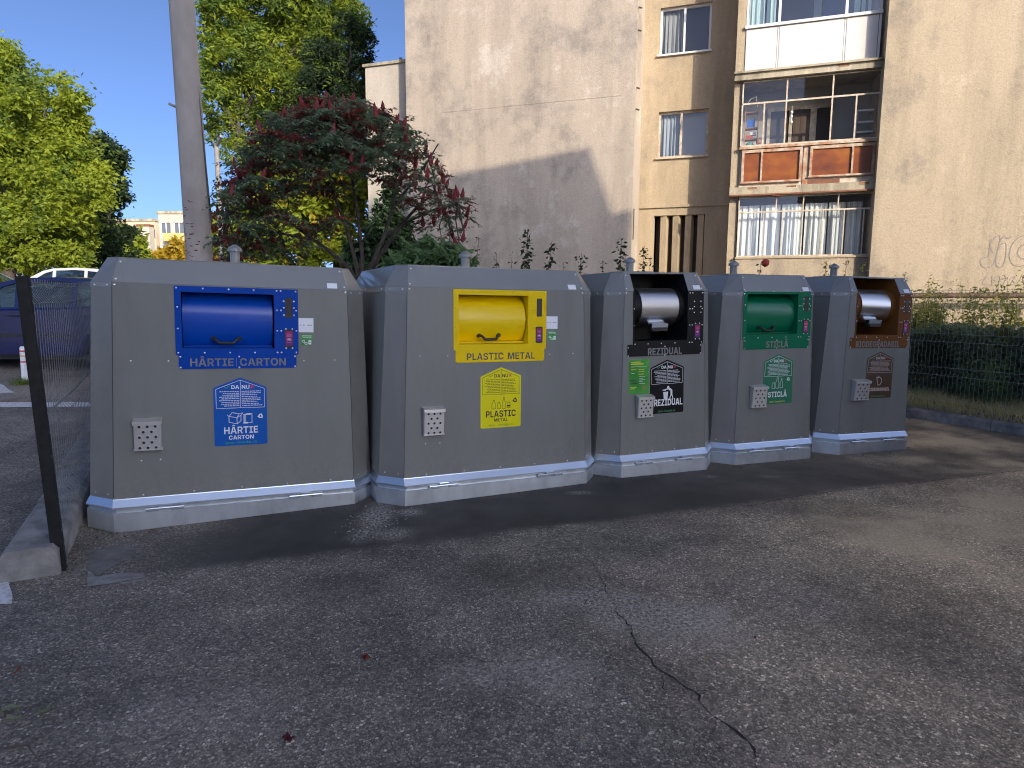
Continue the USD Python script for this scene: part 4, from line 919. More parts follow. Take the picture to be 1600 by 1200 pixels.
    if cfg.get('poster'):
        po = MB().ext(sbox(-.347, .528, -.149, .822), ff, .001, .002).build('poster', 'poster_green', t)
        MB().ext(unary_union([sbox(-.325, .796, -.235, .803), sbox(-.325, .780, -.205, .788), sbox(-.325, .735, -.275, .739), sbox(-.255, .735, -.2, .739), sbox(-.255, .715, -.195, .719), sbox(-.255, .695, -.2, .699), sbox(-.33, .586, -.27, .59), sbox(-.33, .572, -.285, .576)]), ff, .002, .0022).build('poster_print', 'print_yellow', po)
        MB().ext(unary_union([sbox(-.325, .76, -.17, .762)] + [sbox(-.245, z, -.19 - .02 * (j % 2), z + .003) for j, z in enumerate((.675, .66, .645, .63, .615))] + [sbox(-.325, .705, -.29, .708)]), ff, .002, .0022).build('poster_print', 'print_white', po)
        MB().ext(unary_union([sbox(-.335, .645, -.285, .651), sbox(-.335, .63, -.27, .636), sbox(-.335, .615, -.26, .621)]), ff, .002, .0022).build('poster_print', 'print_black', po)
        MB().ext(unary_union([Point(-.196, .585).buffer(.014), sbox(-.204, .56, -.188, .58)]), ff, .002, .0022).build('poster_print', 'wood_orange', po)
        n = np.cross(B[2] - B[1], T[1] - B[1]); n /= np.linalg.norm(n)
        def C(u, v): a = B[1] * (1 - u) + B[2] * u; b = T[1] * (1 - u) + T[2] * u; return a * (1 - v) + b * v
        slab(MB(), C(.25, .655), C(.85, .655), C(.85, .735), C(.25, .735), .0022).build('paper_note', 'paper_white', t)
        slab(MB(), C(.3, .58), C(.75, .58), C(.75, .635), C(.3, .635), .0022).build('green_leaflet', 'leaflet_green', t)
    # sorting sticker
    sx, sa, sc_ = cfg['st'][0], cfg['st'][1], 'sticker_' + cfg['col']
    so = (F(sx, sa, 0), fU, fV, fN)
    pent = Polygon([(0, 0), (.168, -.068), (.168, -.467), (-.168, -.467), (-.168, -.068)]).buffer(-.012).buffer(.012, quad_segs=3)
    st = MB().ext(pent, so, .001, .0022).build('sticker', sc_, t)
    ink = {'yellow': 'print_black', 'brown': 'print_cream'}.get(cfg['col'], 'print_white')
    pr = [lines([(0, -.018), (.152, -.078), (.152, -.208), (-.152, -.208), (-.152, -.078), (0, -.018), (0, -.208)], w=.0014)]
    pr.append(affinity.translate(text_poly('DA', .026, 'Bold', 'r'), -.007, -.078)); pr.append(affinity.translate(text_poly('NU', .026, 'Bold', 'l'), .007, -.078))
    for r in range(9):
        for s in (-1, 1):
            L = .095 + .035 * _rb.random(); z = -.093 - r * .0122; x = .008
            while x < .008 + L:
                q = .006 + .016 * _rb.random(); q = min(q, .008 + L - x)
                if q > .003: pr.append(sbox(min(s * x, s * (x + q)), z - .0042, max(s * x, s * (x + q)), z))
                x += q + .0035
            if r > 6 and s > 0: break
    pr.append(icons(cfg['icon']))
    for txt, wd, cap, yy, wt_ in cfg['big_text']: pr.append(affinity.translate(fit_text(txt, wd, cap, wt_), cfg.get('tx', 0.0), yy))
    MB().ext(unary_union(pr), so, .0022, .0026).build('sticker_print', ink, st)
    MB().ext(affinity.translate(fit_text('eco-insule.ro', .20 if wide else .17, .0175, 'Medium'), 0 if wide else .0, -.455), so, .0022, .0026).build('web_address', cfg['web'], st)
    MB().ext(LineString([(-.10, -.062), (-.088, -.074), (-.066, -.052)]).buffer(.002), so, .0022, .0026).build('tick_mark', cfg['web'] if cfg['col'] != 'green' else 'print_white', st)
    MB().ext(lines([(.068, -.074), (.086, -.056)], [(.068, -.056), (.086, -.074)], w=.0028), so, .0022, .0026).build('cross_mark', 'print_red', st)
    # ashtray
    ax0, ax1, av0, av1 = cfg['ash']
    m = MB(); o_, d1, d0 = .001, .050, .038
    m.add([F(ax0, av0, o_), F(ax1, av0, o_), F(ax1, av1, o_), F(ax0, av1, o_), F(ax0, av0, d0), F(ax1, av0, d0), F(ax1, av1 - .02, d1), F(ax0, av1 - .02, d1)],
          [(0, 1, 5, 4), (1, 2, 6, 5), (2, 3, 7, 6), (3, 0, 4, 7), (4, 5, 6, 7)])
    ash = m.build('ashtray', 'ashtray_steel', t)
    MB().add([F(ax0 - .006, av1 + .004, o_), F(ax1 + .006, av1 + .004, o_), F(ax1 + .006, av1 - .012, d1 + .012), F(ax0 - .006, av1 - .012, d1 + .012), F(ax0 - .006, av1 - .002, o_), F(ax1 + .006, av1 - .002, o_), F(ax1 + .006, av1 - .034, d1 + .012), F(ax0 - .006, av1 - .034, d1 + .012)],
             [(3, 2, 1, 0), (4, 5, 6, 7), (0, 1, 5, 4), (1, 2, 6, 5), (2, 3, 7, 6), (3, 0, 4, 7)]).build('ashtray_lid', 'ashtray_steel', ash)
    MB().obox(F((ax0 + ax1) / 2, av0 + .004, d0 * .5), [(1, 0, 0), fV, fN], ((ax1 - ax0) / 2 + .005, .004, d0 * .56)).build('ashtray_tray', 'ashtray_steel', ash)
    fo, fv = F(ax0, av0, d0), F(ax0, av1 - .02, d1) - F(ax0, av0, d0); Lf = np.linalg.norm(fv); fv /= Lf; fnn = np.cross(fU, fv)
    hm = MB(); hr = MB(); aw = ax1 - ax0
    for r in range(5):
        n_ = 3 if r % 2 == 0 else 2
        for c_ in range(n_):
            x = aw * ((.2 + .3 * c_) if n_ == 3 else (.35 + .3 * c_)); y = Lf * (.1 + .19 * r)
            hm.ext(Point(x, y).buffer(.0085, quad_segs=3), (fo, fU, fv, fnn), .0006, .0012); hr.ext(Point(x, y).buffer(.0125, quad_segs=4).difference(Point(x, y).buffer(.0085, quad_segs=3)), (fo, fU, fv, fnn), .0, .003)
    hm.build('ashtray_holes', 'ashtray_hole', ash, kind='stuff'); hr.build('ashtray_dimples', 'rivet_steel', ash, kind='stuff')
    return t


def lift(tl, W): return abs(tl) * (W / 2 + .17) * .55


for k, (W, x, y, a, tl, label, cfg) in enumerate([
    (1.5284, -1.857, 4.2939, .41924, -.0256, 'widest grey metal container with blue drum hatch reading HÂRTIE CARTON, nearest the fence', dict(big=False, col='blue', name=[('HÂRTIE', -.298, -.035), ('CARTON', .004, .30)], st=(.003, .783), icon='paper', big_text=[('HÂRTIE', .215, .047, -.385, 'Bold'), ('CARTON', .158, .027, -.425, 'Bold')], web='print_green', ash=(-.632, -.478, .322, .525), vent=.0)),
    (1.5284, -.0782, 4.8605, .41945, -.0109, 'wide grey metal container with yellow drum hatch reading PLASTIC METAL', dict(big=False, col='yellow', name=[('PLASTIC', -.276, .022), ('METAL', .058, .288)], st=(.004, .803), icon='plastic', big_text=[('PLASTIC', .25, .050, -.385, 'Bold'), ('METAL', .115, .025, -.420, 'Bold')], web='print_dark_green', ash=(-.618, -.469, .319, .525), vent=-.05)),
    (.8584, 1.3399, 5.4799, .33754, .0143, 'narrow grey metal container with black hatch, steel drum and the word REZIDUAL', dict(big=True, col='black', name=[('REZIDUAL', -.166, .171)], st=(.028, .811), icon='residual', big_text=[('REZIDUAL', .285, .058, -.40, 'ExtraBold')], web='print_green', ash=(-.275, -.132, .328, .517), poster=True, vent=.03, tx=.016)),
    (.8584, 2.4714, 5.9272, .32387, .004, 'narrow grey metal container with green drum hatch reading STICLĂ', dict(big=False, col='green', dv=.03, name=[('STICLĂ', -.119, .132)], st=(.035, .827), icon='glass', big_text=[('STICLĂ', .215, .052, -.405, 'ExtraBold')], web='print_yellow', ash=(-.275, -.118, .340, .544), vent=.0)),
    (.8584, 3.6376, 6.3364, .30851, -.0133, 'narrow grey metal container with brown hatch reading BIODEGRADABIL, last in the row', dict(big=True, col='brown', dv=.012, name=[('BIODEGRADABIL', -.29, .265)], st=(.036, .823), icon='bio', big_text=[('BIODEGRADABIL', .285, .033, -.395, 'ExtraBold')], web='print_green', ash=(-.300, -.120, .345, .546), vent=.02))]):
    make_bin(k, W, (x, y, .003), a, tl, label, cfg)
# ------------------------------------------------------------------ fences
def mesh_fence(name, label, start, d, length, z0, h, wire, folds, step=.05, r=.0026, grid=None):
    n = np.array([-d[1], d[0]])
    t = thing(name, label, 'fence', (start[0], start[1], 0)); m = MB()
    def off(z):
        o = 0.0
        for f in folds:
            o = max(o, .035 * max(0, 1 - abs(z - f) / .05))
        return o
    zs = sorted(set([z0, z0 + h] + [z0 + f + q for f in folds for q in (-.05, 0, .05)]))
    for s in np.arange(.03, length, step):
        zz = float(zg(*(start + d * s)))
        m.tube([(d[0] * s + n[0] * off(z - z0), d[1] * s + n[1] * off(z - z0), z + zz) for z in zs], r, 4, cap=False)
    hz = sorted(set([z0 + .02, z0 + h - .02] + [z0 + f + q for f in folds for q in (-.05, .05)])) if not grid else sorted(set([z0 + .02, z0 + h - .02] + [z0 + f + q for f in folds for q in (-.05, .05)]))
    for z in hz:
        pts = [(d[0] * s + n[0] * off(z - z0), d[1] * s + n[1] * off(z - z0), z + float(zg(*(start + d * s)))) for s in np.linspace(0, length, 12)]
        m.tube(pts, r * 1.25, 4, cap=False)
    m.build('wire_mesh', wire, t, kind='stuff')
    return t


pb = on_ground(95, 890); pt = at(35, 432, pb[1] + .03)
fd = kd
lf = mesh_fence('mesh_fence', 'dark wire mesh fence with leaning black post beside the blue hatch container', pb[:2] + fd * .02 + kn * .02, fd, 3.6, .20, 1.40, 'wire_grey', (.12, .62, 1.32), .075, .0021)
m = MB(); ax = pt - pb; ax /= np.linalg.norm(ax); u = np.array([fd[0], fd[1], 0]); w_ = np.cross(ax, u)
loc = np.array([pb[0] + fd[0] * .02 + kn[0] * .02, pb[1] + fd[1] * .02 + kn[1] * .02, 0])
L = np.linalg.norm(pt - pb)
prof = rbox(-.029, .029, -.029, .029, .007)
m.ext(prof, (pb - loc - ax * .05, np.cross(w_, ax), w_, ax), 0, L + .05)
m.build('post', 'fence_black', lf, smooth=30)
pm('paint_chip', (.16, .22, .20), .7)
rr = np.random.default_rng(3); m = MB()
for _ in range(26):
    s = L * rr.random() ** 1.6; a = rr.integers(0, 2); o = pb - loc + ax * s
    f0, f1 = (np.cross(w_, ax), -w_) if a else (-w_, np.cross(w_, ax))
    sgn = 1 if a else 1
    m.ext(Point(0, 0).buffer(.002 + .006 * rr.random(), quad_segs=2), (o + f0 * .0295 * (1 if a else 1) + f1 * rr.uniform(-.025, .025), f1, ax, f0), 0, .0006)
m.build('paint_chips', 'paint_chip', lf, kind='stuff')
for z in (.30, .95, 1.5): MB().obox(pb - loc + ax * z + u * .04, [u, w_, ax], (.03, .012, .02)).build('clamp', 'fence_black', lf)
# a stay wire runs across behind the mesh
rf0 = r0 - rd * 2.0 + rn * .02
rfn = mesh_fence('mesh_fence', 'thin grey wire mesh fence standing on the kerb before the hedge at right', rf0, rd, 5.2, .14, 1.52, 'wire_zinc', (.10, .50, .92, 1.42), .05, .0016)
for s in (2.6 * 1.45, 5.15): MB().box(rd[0] * s - .025, rd[0] * s + .025, rd[1] * s - .025, rd[1] * s + .025, 0, 1.72).build('post', 'wire_grey', rfn)

# ------------------------------------------------------------------ poles
pA, pB_ = at(312, 405, 8.2), at(283.5, 0, 8.2); dr = (pB_ - pA) / (pB_[2] - pA[2])
gz = float(zg(pA[0], pA[1])); foot = pA + dr * (gz - .2 - pA[2])
pole = thing('concrete_pole', 'leaning grey concrete utility pole rising behind the blue hatch container', 'pole', foot)
zs = np.linspace(0, 9.5, 20); MB().tube([dr * z for z in zs], np.linspace(.168, .118, 20) , 20).build('shaft', 'pole_concrete', pole, smooth=40)
m = MB(); rr = np.random.default_rng(8)
for _ in range(30):
    z = 2.0 + .75 * rr.random(); a = -math.pi / 2 + rr.uniform(-1.0, .5); r_ = .168 - .05 * z / 9.5 + .0015
    c = dr * z + np.array([math.cos(a) * r_, math.sin(a) * r_, 0]); n = np.array([math.cos(a), math.sin(a), 0]); tt = np.array([-n[1], n[0], 0])
    m.ext(affinity.scale(Point(0, 0).buffer(.012, quad_segs=2), rr.uniform(.6, 2.6), rr.uniform(.3, .8)), (c, tt, (0, 0, 1), n), 0, .0008)
m.build('paint_flecks', 'pole_stain', pole, kind='stuff')
MB().tube([dr * 3.86 + [-.15, 0, 0], dr * 3.88 + [-.24, 0, .02]], .018, 6).build('bracket', 'pole_concrete', pole)
MB().tube([dr * 9.3 + np.array([-.05, -.02, 0]), dr * 2.5 + np.array([.19, -.02, 0])], .010, 5).build('cable', 'black_plastic', pole)
q = at(347, 400, 15); q2 = at(338, 225, 15); d2 = (q2 - q) / (q2[2] - q[2])
lp = thing('lamp_post', 'slender pale post behind the sumac, right of the concrete pole', 'post', q - d2 * (q[2] - .3))
MB().tube([d2 * z for z in np.linspace(0, q2[2] - .3, 8)], np.linspace(.075, .05, 8), 10).build('shaft', 'concrete', lp, smooth=40)
MB().tube([d2 * (q2[2] - .35), d2 * (q2[2] - .3) + [.25, -.3, .1]], .035, 6).build('arm', 'concrete', lp)

# flexible marker post in the car park
b = on_ground(40, 597); mk = thing('marker_post', 'short white plastic marker post with red and yellow bands by the mesh fence', 'marker post', b)
top = at(36, 541, b[1]) - b; ht = np.linalg.norm(top); td = top / ht
MB().tube([td * 0, td * (ht - .02), td * ht], [.045, .045, .03], 14).build('shaft', 'white_plastic', mk, smooth=40)
for a, c_, mt in ((.85, .89, 'red_band'), (.72, .755, 'yellow_band'), (.55, .59, 'red_band')): MB().tube([td * ht * a, td * ht * c_], .0465, 14, cap=False).build('band', mt, mk, smooth=40)
MB().tube([td * -.01, td * .015], .09, 14).build('foot', 'black_plastic', mk)

# ------------------------------------------------------------------ cars
pm('tyre', (.015, .015, .016), .8); pm('rim', (.45, .46, .48), .3, .9); pm('car_trim', (.015, .015, .016), .45); pm('seat_cloth', (.22, .22, .21), .9); pm('seat_pale', (.62, .60, .48), .9); pm('lamp_red', (.35, .01, .01), .2); pm('lamp_clear', (.6, .62, .65), .15, .5)
glassmat('car_glass', (.50, .58, .58), 1.55)
for nm, c in (('paint_blue', (.006, .010, .06)), ('paint_silver', (.42, .43, .43)), ('paint_white', (.50, .50, .48))):
    pm(nm, c, .22, .25 if nm != 'paint_white' else 0, coat=.8)


def car(label, paint, loc, rotz, flip=False, group=None):
    """front towards -x; origin on the ground below the middle"""
    t = thing('parked_car', label, 'car', loc, rotz + (math.pi if flip else 0), group=group)
    yb = .84
    low = np.array([(-2.06, .30), (-2.10, .52), (-2.02, .70), (-1.80, .80), (-1.05, .93), (-.2, .96), (.9, .99), (1.75, 1.02), (2.0, .98), (2.08, .78), (2.10, .45), (2.02, .28), (1.72, .24)])
    def arch(cx): return [(cx + .34 * math.cos(a), .30 + .34 * math.sin(a)) for a in np.linspace(0, math.pi, 9)]
    out = list(map(tuple, low)) + arch(1.32) + [(.9, .22), (-.85, .22)] + arch(-1.25) + [(-1.62, .24)]
    P = Polygon(out).buffer(0); Pin = P.buffer(-.05)
    m = MB(); fr = ((0, 0, 0), (1, 0, 0), (0, 0, 1), (0, -1, 0))
    m.ext(P, fr, -yb + .05, yb - .05)
    for s in (-1, 1):
        oc = np.array(P.exterior.coords)[:-1]; n = len(oc); c = np.array([0, .6])
        ins = oc + np.sign(c - oc) * np.array([.04, .035])
        mid_y = [(0, .0), (.55, .035), (1, .05)]
        A = np.column_stack([oc[:, 0], np.full(n, s * (yb - .05)), oc[:, 1]]); Bq = np.column_stack([ins[:, 0], np.full(n, s * yb), ins[:, 1]])
        f = [(i, (i + 1) % n, n + (i + 1) % n, n + i) if s * (1 if P.exterior.is_ccw else -1) < 0 else (n + i, n + (i + 1) % n, (i + 1) % n, i) for i in range(n)]
        m.add(np.vstack([A, Bq]), f)
        v2, f2 = trimesh.creation.triangulate_polygon(Polygon(ins).buffer(0), engine='earcut')
        m.add(np.column_stack([v2[:, 0], np.full(len(v2), s * yb), v2[:, 1]]), f2 if s < 0 else f2[:, ::-1])
    body = m.build('body', paint, t, smooth=32)
    for s in (-1, 1):
        for x in (-.28, .82): MB().box(x - .004, x + .004, s * yb - .002, s * yb + .002, .34, .95).build('door_gap', 'car_trim', body)
        MB().box(-.85, .92, s * yb - .004, s * yb + .018, .52, .57).build('side_strip', 'car_trim', body)
        for x in (-.05, 1.05): MB().box(x - .09, x + .09, s * yb, s * yb + .022, .83, .86).build('door_handle', paint, body)
    # greenhouse: side frames with window openings, roof, screens
    gh = Polygon([(-1.12, .93), (-.35, 1.36), (-.05, 1.43), (.55, 1.455), (1.15, 1.42), (1.45, 1.36), (1.93, 1.02), (1.7, .98)]).buffer(.0)
    wins = [Polygon([(-.78, .985), (-.28, 1.30), (-.08, 1.36), (-.08, .985)]), Polygon([(.0, .985), (.0, 1.37), (.5, 1.39), (.78, 1.375), (.78, .985)]), Polygon([(.86, .99), (.86, 1.365), (1.15, 1.335), (1.34, 1.20), (1.45, 1.03), (1.40, 1.0)])]
    for s in (-1, 1):
        V_ = np.array([0, -s * .26, .96]); V_ /= np.linalg.norm(V_)
        fo = (np.array([0, s * .80, .93]), np.array([1.0, 0, 0]), V_, np.array([0, s * V_[2], -s * V_[1]]))
        sh = lambda q: affinity.scale(affinity.translate(q, 0, -.93), 1, 1 / V_[2], origin=(0, 0))
        side = sh(gh)
        for q in wins: side = side.difference(sh(q).buffer(.001))
        MB().ext(side, fo, -.03, 0).build('side_frame', paint, t)
        for q in wins: MB().ext(sh(q), fo, -.018, -.014).build('side_window', 'car_glass', t)
    def yw(z): return .80 - (z - .93) * .27
    top = [(-.35, 1.36), (-.05, 1.43), (.55, 1.455), (1.15, 1.42), (1.45, 1.36)]
    def strip(pts, name, mt, inset=0.0):
        m = MB(); v = []
        for x, z in pts:
            for f_ in (-1, -.6, 0, .6, 1): v.append((x, f_ * (yw(z) - inset), z + .02 * (1 - f_ * f_) - .004))
        i, j = np.meshgrid(np.arange(len(pts) - 1), np.arange(4), indexing='ij'); a = (i * 5 + j).ravel()
        m.add(v, np.stack([a, a + 5, a + 6, a + 1], -1)); m.build(name, mt, t, smooth=40)
    strip(top, 'roof', paint); strip([(-1.10, .94), (-.35, 1.36)], 'windscreen', 'car_glass', .04); strip([(1.45, 1.36), (1.92, 1.03)], 'rear_window', 'car_glass', .04)
    strip([(1.92, 1.03), (2.02, .97)], 'boot_lid', paint); strip([(-1.84, .80), (-1.05, .945)], 'bonnet', paint)
    for x, s, mt in ((-.1, -1, 'seat_cloth'), (-.1, 1, 'seat_cloth'), (.95, -1, 'seat_pale'), (.95, 1, 'seat_cloth')):
        MB().obox((x + .12, s * .38, .80), [(1, 0, .2), (0, 1, 0), (-.2, 0, 1)], (.07, .25, .32)).obox((x + .18, s * .38, 1.20), [(1, 0, .2), (0, 1, 0), (-.2, 0, 1)], (.05, .14, .09)).build('seat', mt, t)
    for cx in (-1.25, 1.32):
        for s in (-1, 1):
            ty = trimesh.creation.torus(.245, .075, major_sections=28, minor_sections=10); ty.apply_transform(trimesh.transformations.rotation_matrix(math.pi / 2, [1, 0, 0])); ty.apply_translation((cx, s * (yb - .11), .31))
            w2 = MB().tm(ty).build('wheel', 'tyre', t, smooth=True)
            m = MB().tube([(cx, s * (yb - .13), .31), (cx, s * (yb - .085), .31)], .19, 20)
            for a in np.arange(5) * 2 * np.pi / 5: m.obox((cx + .1 * math.cos(a), s * (yb - .075), .31 + .1 * math.sin(a)), [(math.cos(a), 0, math.sin(a)), (0, 1, 0), (-math.sin(a), 0, math.cos(a))], (.09, .012, .024))
            m.build('rim', 'rim', w2)
    for s in (-1, 1):
        MB().obox((-2.0, s * .62, .66), [(1, 0, .3), (0, 1, 0), (-.3, 0, 1)], (.06, .17, .07)).build('headlight', 'lamp_clear', t)
        MB().obox((2.03, s * .68, .84), [(1, 0, .2), (0, 1, 0), (-.2, 0, 1)], (.05, .11, .11)).build('tail_light', 'lamp_red', t)
        MB().obox((-.72, s * .93, 1.0), [(1, 0, 0), (0, 1, 0), (0, 0, 1)], (.06, .09, .06)).build('mirror', paint, t)
    MB().box(-1.9, 1.9, -.7, .7, .16, .24).build('underside', 'car_trim', t)
    return t


c = at(90, 560, 10.9); car('dark blue hatchback parked beyond the mesh fence at far left', 'paint_blue', (c[0], c[1], float(zg(c[0], 10.3)) + .03), .03)
c = at(-60, 470, 15.4); car('silver car parked behind the dark blue hatchback', 'paint_silver', (c[0], c[1], float(zg(c[0], c[1])) + .1), .05, True)
c = at(115, 470, 19.0); car('white car with pale roof parked furthest away, left of the containers', 'paint_white', (c[0], c[1], float(zg(c[0], c[1])) + .05), .05)
# rail along the wall behind the hedge
ra, rb_ = FU * 3.2 - FN * 17.1, FU * 13 - FN * 17.1
rl = thing('pipe_rail', 'brown rusty pipe rail running along the beige wall above the hedge', 'pipe', (ra[0], ra[1], 0))
MB().tube([(0, 0, 1.64), (*(rb_ - ra)[:2], 1.66)], .06, 10).build('pipe', 'rail_rust', rl, smooth=40)
for s in (.05, .35, .65, .95): MB().tube([(*((rb_ - ra)[:2] * s), .0), (*((rb_ - ra)[:2] * s), 1.62)], .03, 8).build('support', 'rail_rust', rl)
# ------------------------------------------------------------------ plants
def leaf_quads(rng, pos, size, up=.5, aspect=.5, droop=None):
    """folded leaf: 4 vertices, 2 triangles, random direction leaning outwards/upwards"""
    n = len(pos); sz = size * (.6 + .8 * rng.random(n))[:, None]
    d = rng.normal(size=(n, 3)); d[:, 2] = d[:, 2] * .6 - .35; d /= np.linalg.norm(d, axis=1, keepdims=True)
    nr = rng.normal(size=(n, 3)) * (1 - up) + np.array([0, 0, up]) * 1.6
    s = np.cross(d, nr); s /= np.linalg.norm(s, axis=1, keepdims=True) + 1e-9
    u = np.cross(s, d)
    a, b = pos, pos + d * sz; mid = pos + d * sz * .45 + u * sz * .08
    l, r = mid + s * sz * aspect * .5 , mid - s * sz * aspect * .5
    v = np.stack([a, l, b, r], 1).reshape(-1, 3); i = np.arange(n) * 4
    return v, np.vstack([np.stack([i, i + 1, i + 2], -1), np.stack([i, i + 2, i + 3], -1)])


def crown_points(rng, blobs, n, sub=16, subr=.42, shell=.55):
    """leaf positions clumped in twigs inside ellipsoids (centre, radius)"""
    C = np.array([b[0] for b in blobs], float); R = np.array([b[1] for b in blobs], float); R = R if R.ndim == 2 else np.repeat(R[:, None], 3, 1)
    w = (R.prod(1)) ** (2 / 3.); w /= w.sum(); out = []
    for c, r, ww in zip(C, R, w):
        k = max(5, int(sub * (1 + ww))); d = rng.normal(size=(k, 3)); d /= np.linalg.norm(d, axis=1, keepdims=True)
        sc = c + d * r * (shell + (1 - shell) * rng.random((k, 1)) ** .6)
        m = max(10, int(n * ww)); which = rng.integers(0, k, m); g = rng.normal(size=(m, 3)) * .5
        out.append(sc[which] + g * r * subr * (.5 + .7 * rng.random(k))[which][:, None])
    return np.vstack(out)


def limb(m, a, b, r0, r1, rng, sides=6, k=5, wob=.06):
    t = np.linspace(0, 1, k)[:, None]; L = np.linalg.norm(np.subtract(b, a)); p = np.array(a) * (1 - t) + np.array(b) * t
    p[1:-1] += rng.normal(size=(k - 2, 3)) * wob * L; p[:, 2] += (np.sin(t[:, 0] * np.pi) * .04 * L)
    m.tube(p, np.linspace(r0, r1, k), sides)


def tree(name, label, blobs_px, y, leaf, mat, n, seed, base_px, trunk_r=.2, group=None, cat='tree', extra=None, sub=16, subr=.42, ydepth=1.0, up=.12, aspect=.5):
    rng = np.random.default_rng(seed); sc = y / FPX
    bl_ = []
    for q in blobs_px:
        px, py, r = q[:3]; p = at(px, py, y + rng.uniform(-.6, .6) * r * sc * ydepth); rr_ = r * sc; bl_.append((p, (rr_, rr_ * ydepth, rr_ * (q[3] if len(q) > 3 else .9))))
    bx_ = at(base_px, 469, y)[0]; base = np.array([bx_, y, float(zg(bx_, y))])
    t = thing(name, label, cat, base, group=group)
    pos = crown_points(rng, bl_, n, sub, subr) - base; pos = pos[pos[:, 2] > .02]
    MB().add(*leaf_quads(rng, pos, leaf, up, aspect)).build('crown', mat, t)
    if extra:
        pos = crown_points(rng, bl_, extra[1], sub, subr) - base; pos = pos[pos[:, 2] > .05]
        MB().add(*leaf_quads(rng, pos, leaf, up, aspect)).build('crown', extra[0], t)
    m = MB(); cs = np.array([b[0] for b in bl_]) - base; top = cs[np.argmax(cs[:, 2])]
    fork = np.array([top[0] * .25, 0, max(.3, cs[:, 2].min() * .8)])
    m.tube([(0, 0, -.2), fork * [.5, 1, .5], fork], [trunk_r, trunk_r * .85, trunk_r * .7], 9)
    for c in cs: limb(m, fork, c, trunk_r * .45, trunk_r * .06, rng)
    m.build('trunk', 'bark', t, smooth=50)
    return t


tree('broadleaf_tree', 'large yellow green tree filling the left edge above the parked cars', [(25, 130, 55), (-30, 150, 70), (70, 165, 52), (115, 165, 24), (-60, 230, 80), (20, 215, 75), (90, 225, 48), (120, 250, 40), (40, 285, 75), (110, 305, 48), (-40, 320, 80), (20, 350, 60), (80, 360, 55), (30, 395, 45), (105, 400, 32), (-60, 390, 60), (5, 100, 28)], 24, .17, 'leaf_yellowgreen', 80000, 1, 10, .3, group=None, sub=20, subr=.36, extra=('leaf_mid', 14000))
tree('broadleaf_tree', 'dark green tree standing right of the large yellow green tree', [(150, 225, 30), (165, 262, 36), (140, 285, 45), (172, 300, 26), (150, 330, 42), (165, 365, 36), (130, 375, 45), (178, 395, 28), (110, 330, 50), (120, 250, 30)], 30, .17, 'leaf_dark', 40000, 2, 145, .3, sub=20, subr=.36, extra=('leaf_mid', 2500))
tree('small_tree', 'small yellow green tree beside the far flats', [(205, 375, 18), (192, 392, 18), (218, 395, 18), (200, 408, 20)], 48, .42, 'leaf_yellowgreen', 3500, 3, 205, .15)
tree('small_tree', 'golden yellow autumn tree left of the concrete pole', [(284, 388, 16), (272, 398, 14), (292, 402, 15), (245, 402, 10), (258, 398, 9)], 55, .45, 'leaf_gold', 3500, 4, 282, .15)
tree('small_tree', 'orange red autumn tree showing right of the concrete pole', [(338, 345, 14), (335, 370, 18), (338, 395, 18), (330, 355, 12)], 34, .28, 'leaf_orange', 3500, 5, 336, .12)
tree('broadleaf_tree', 'tall green tree with sunlit feathery foliage behind the sumac', [(380, 30, 52), (350, 20, 34), (430, -5, 60), (480, 5, 60), (545, 25, 32), (370, 95, 46), (335, 115, 26), (420, 85, 52), (470, 85, 55), (520, 50, 42), (345, 160, 30), (390, 150, 42), (440, 135, 44), (350, 205, 26), (395, 200, 34), (440, 185, 40), (375, 235, 26), (430, 225, 30), (500, 130, 40), (335, 60, 22), (410, -50, 60), (500, -40, 50)], 27, .19, 'leaf_mid', 44000, 6, 430, .35, sub=26, subr=.30, extra=('leaf_yellowgreen', 26000), aspect=.34)
tree('conifer_tree', 'dark green feathery tree between the tall green tree and the pale wing', [(520, 95, 40), (545, 120, 36), (560, 85, 22), (572, 60, 14), (515, 150, 45), (555, 155, 32), (575, 130, 18), (490, 190, 36), (530, 190, 36), (566, 185, 24), (580, 155, 12), (545, 40, 20)], 25, .15, 'leaf_dark', 34000, 7, 530, .28, sub=22, subr=.32, extra=('leaf_mid', 4500), aspect=.3)
tree('shrub', 'sunlit yellow green shrub seen through the sumac branches', [(430, 290, 40), (480, 270, 45), (530, 285, 42), (560, 320, 36), (500, 330, 45), (450, 345, 42), (410, 360, 36), (530, 370, 40), (470, 395, 38), (380, 330, 34), (365, 385, 30), (420, 405, 28), (575, 275, 24)], 24, .24, 'leaf_yellowgreen', 22000, 8, 480, .14, cat='shrub', extra=('leaf_gold', 900))
tree('shrub', 'dark green ivy smothered shrub against the gable wall', [(605, 340, 22, 1.3), (600, 375, 30), (625, 385, 22), (590, 400, 26), (610, 300, 12, 1.8), (625, 355, 16), (560, 400, 26), (630, 410, 18)], 13.5, .12, 'leaf_dark', 9000, 9, 605, .07, cat='shrub', extra=('leaf_bush', 1500))
tree('shrub', 'leafy light green shrub rising behind the yellow hatch container', [(640, 402, 20), (670, 392, 20), (695, 395, 20), (715, 405, 18), (660, 415, 22), (625, 412, 18), (690, 418, 24), (735, 412, 8), (610, 418, 12)], 8.2, .12, 'leaf_bush', 2600, 10, 670, .03, cat='shrub', subr=.4, aspect=.42)

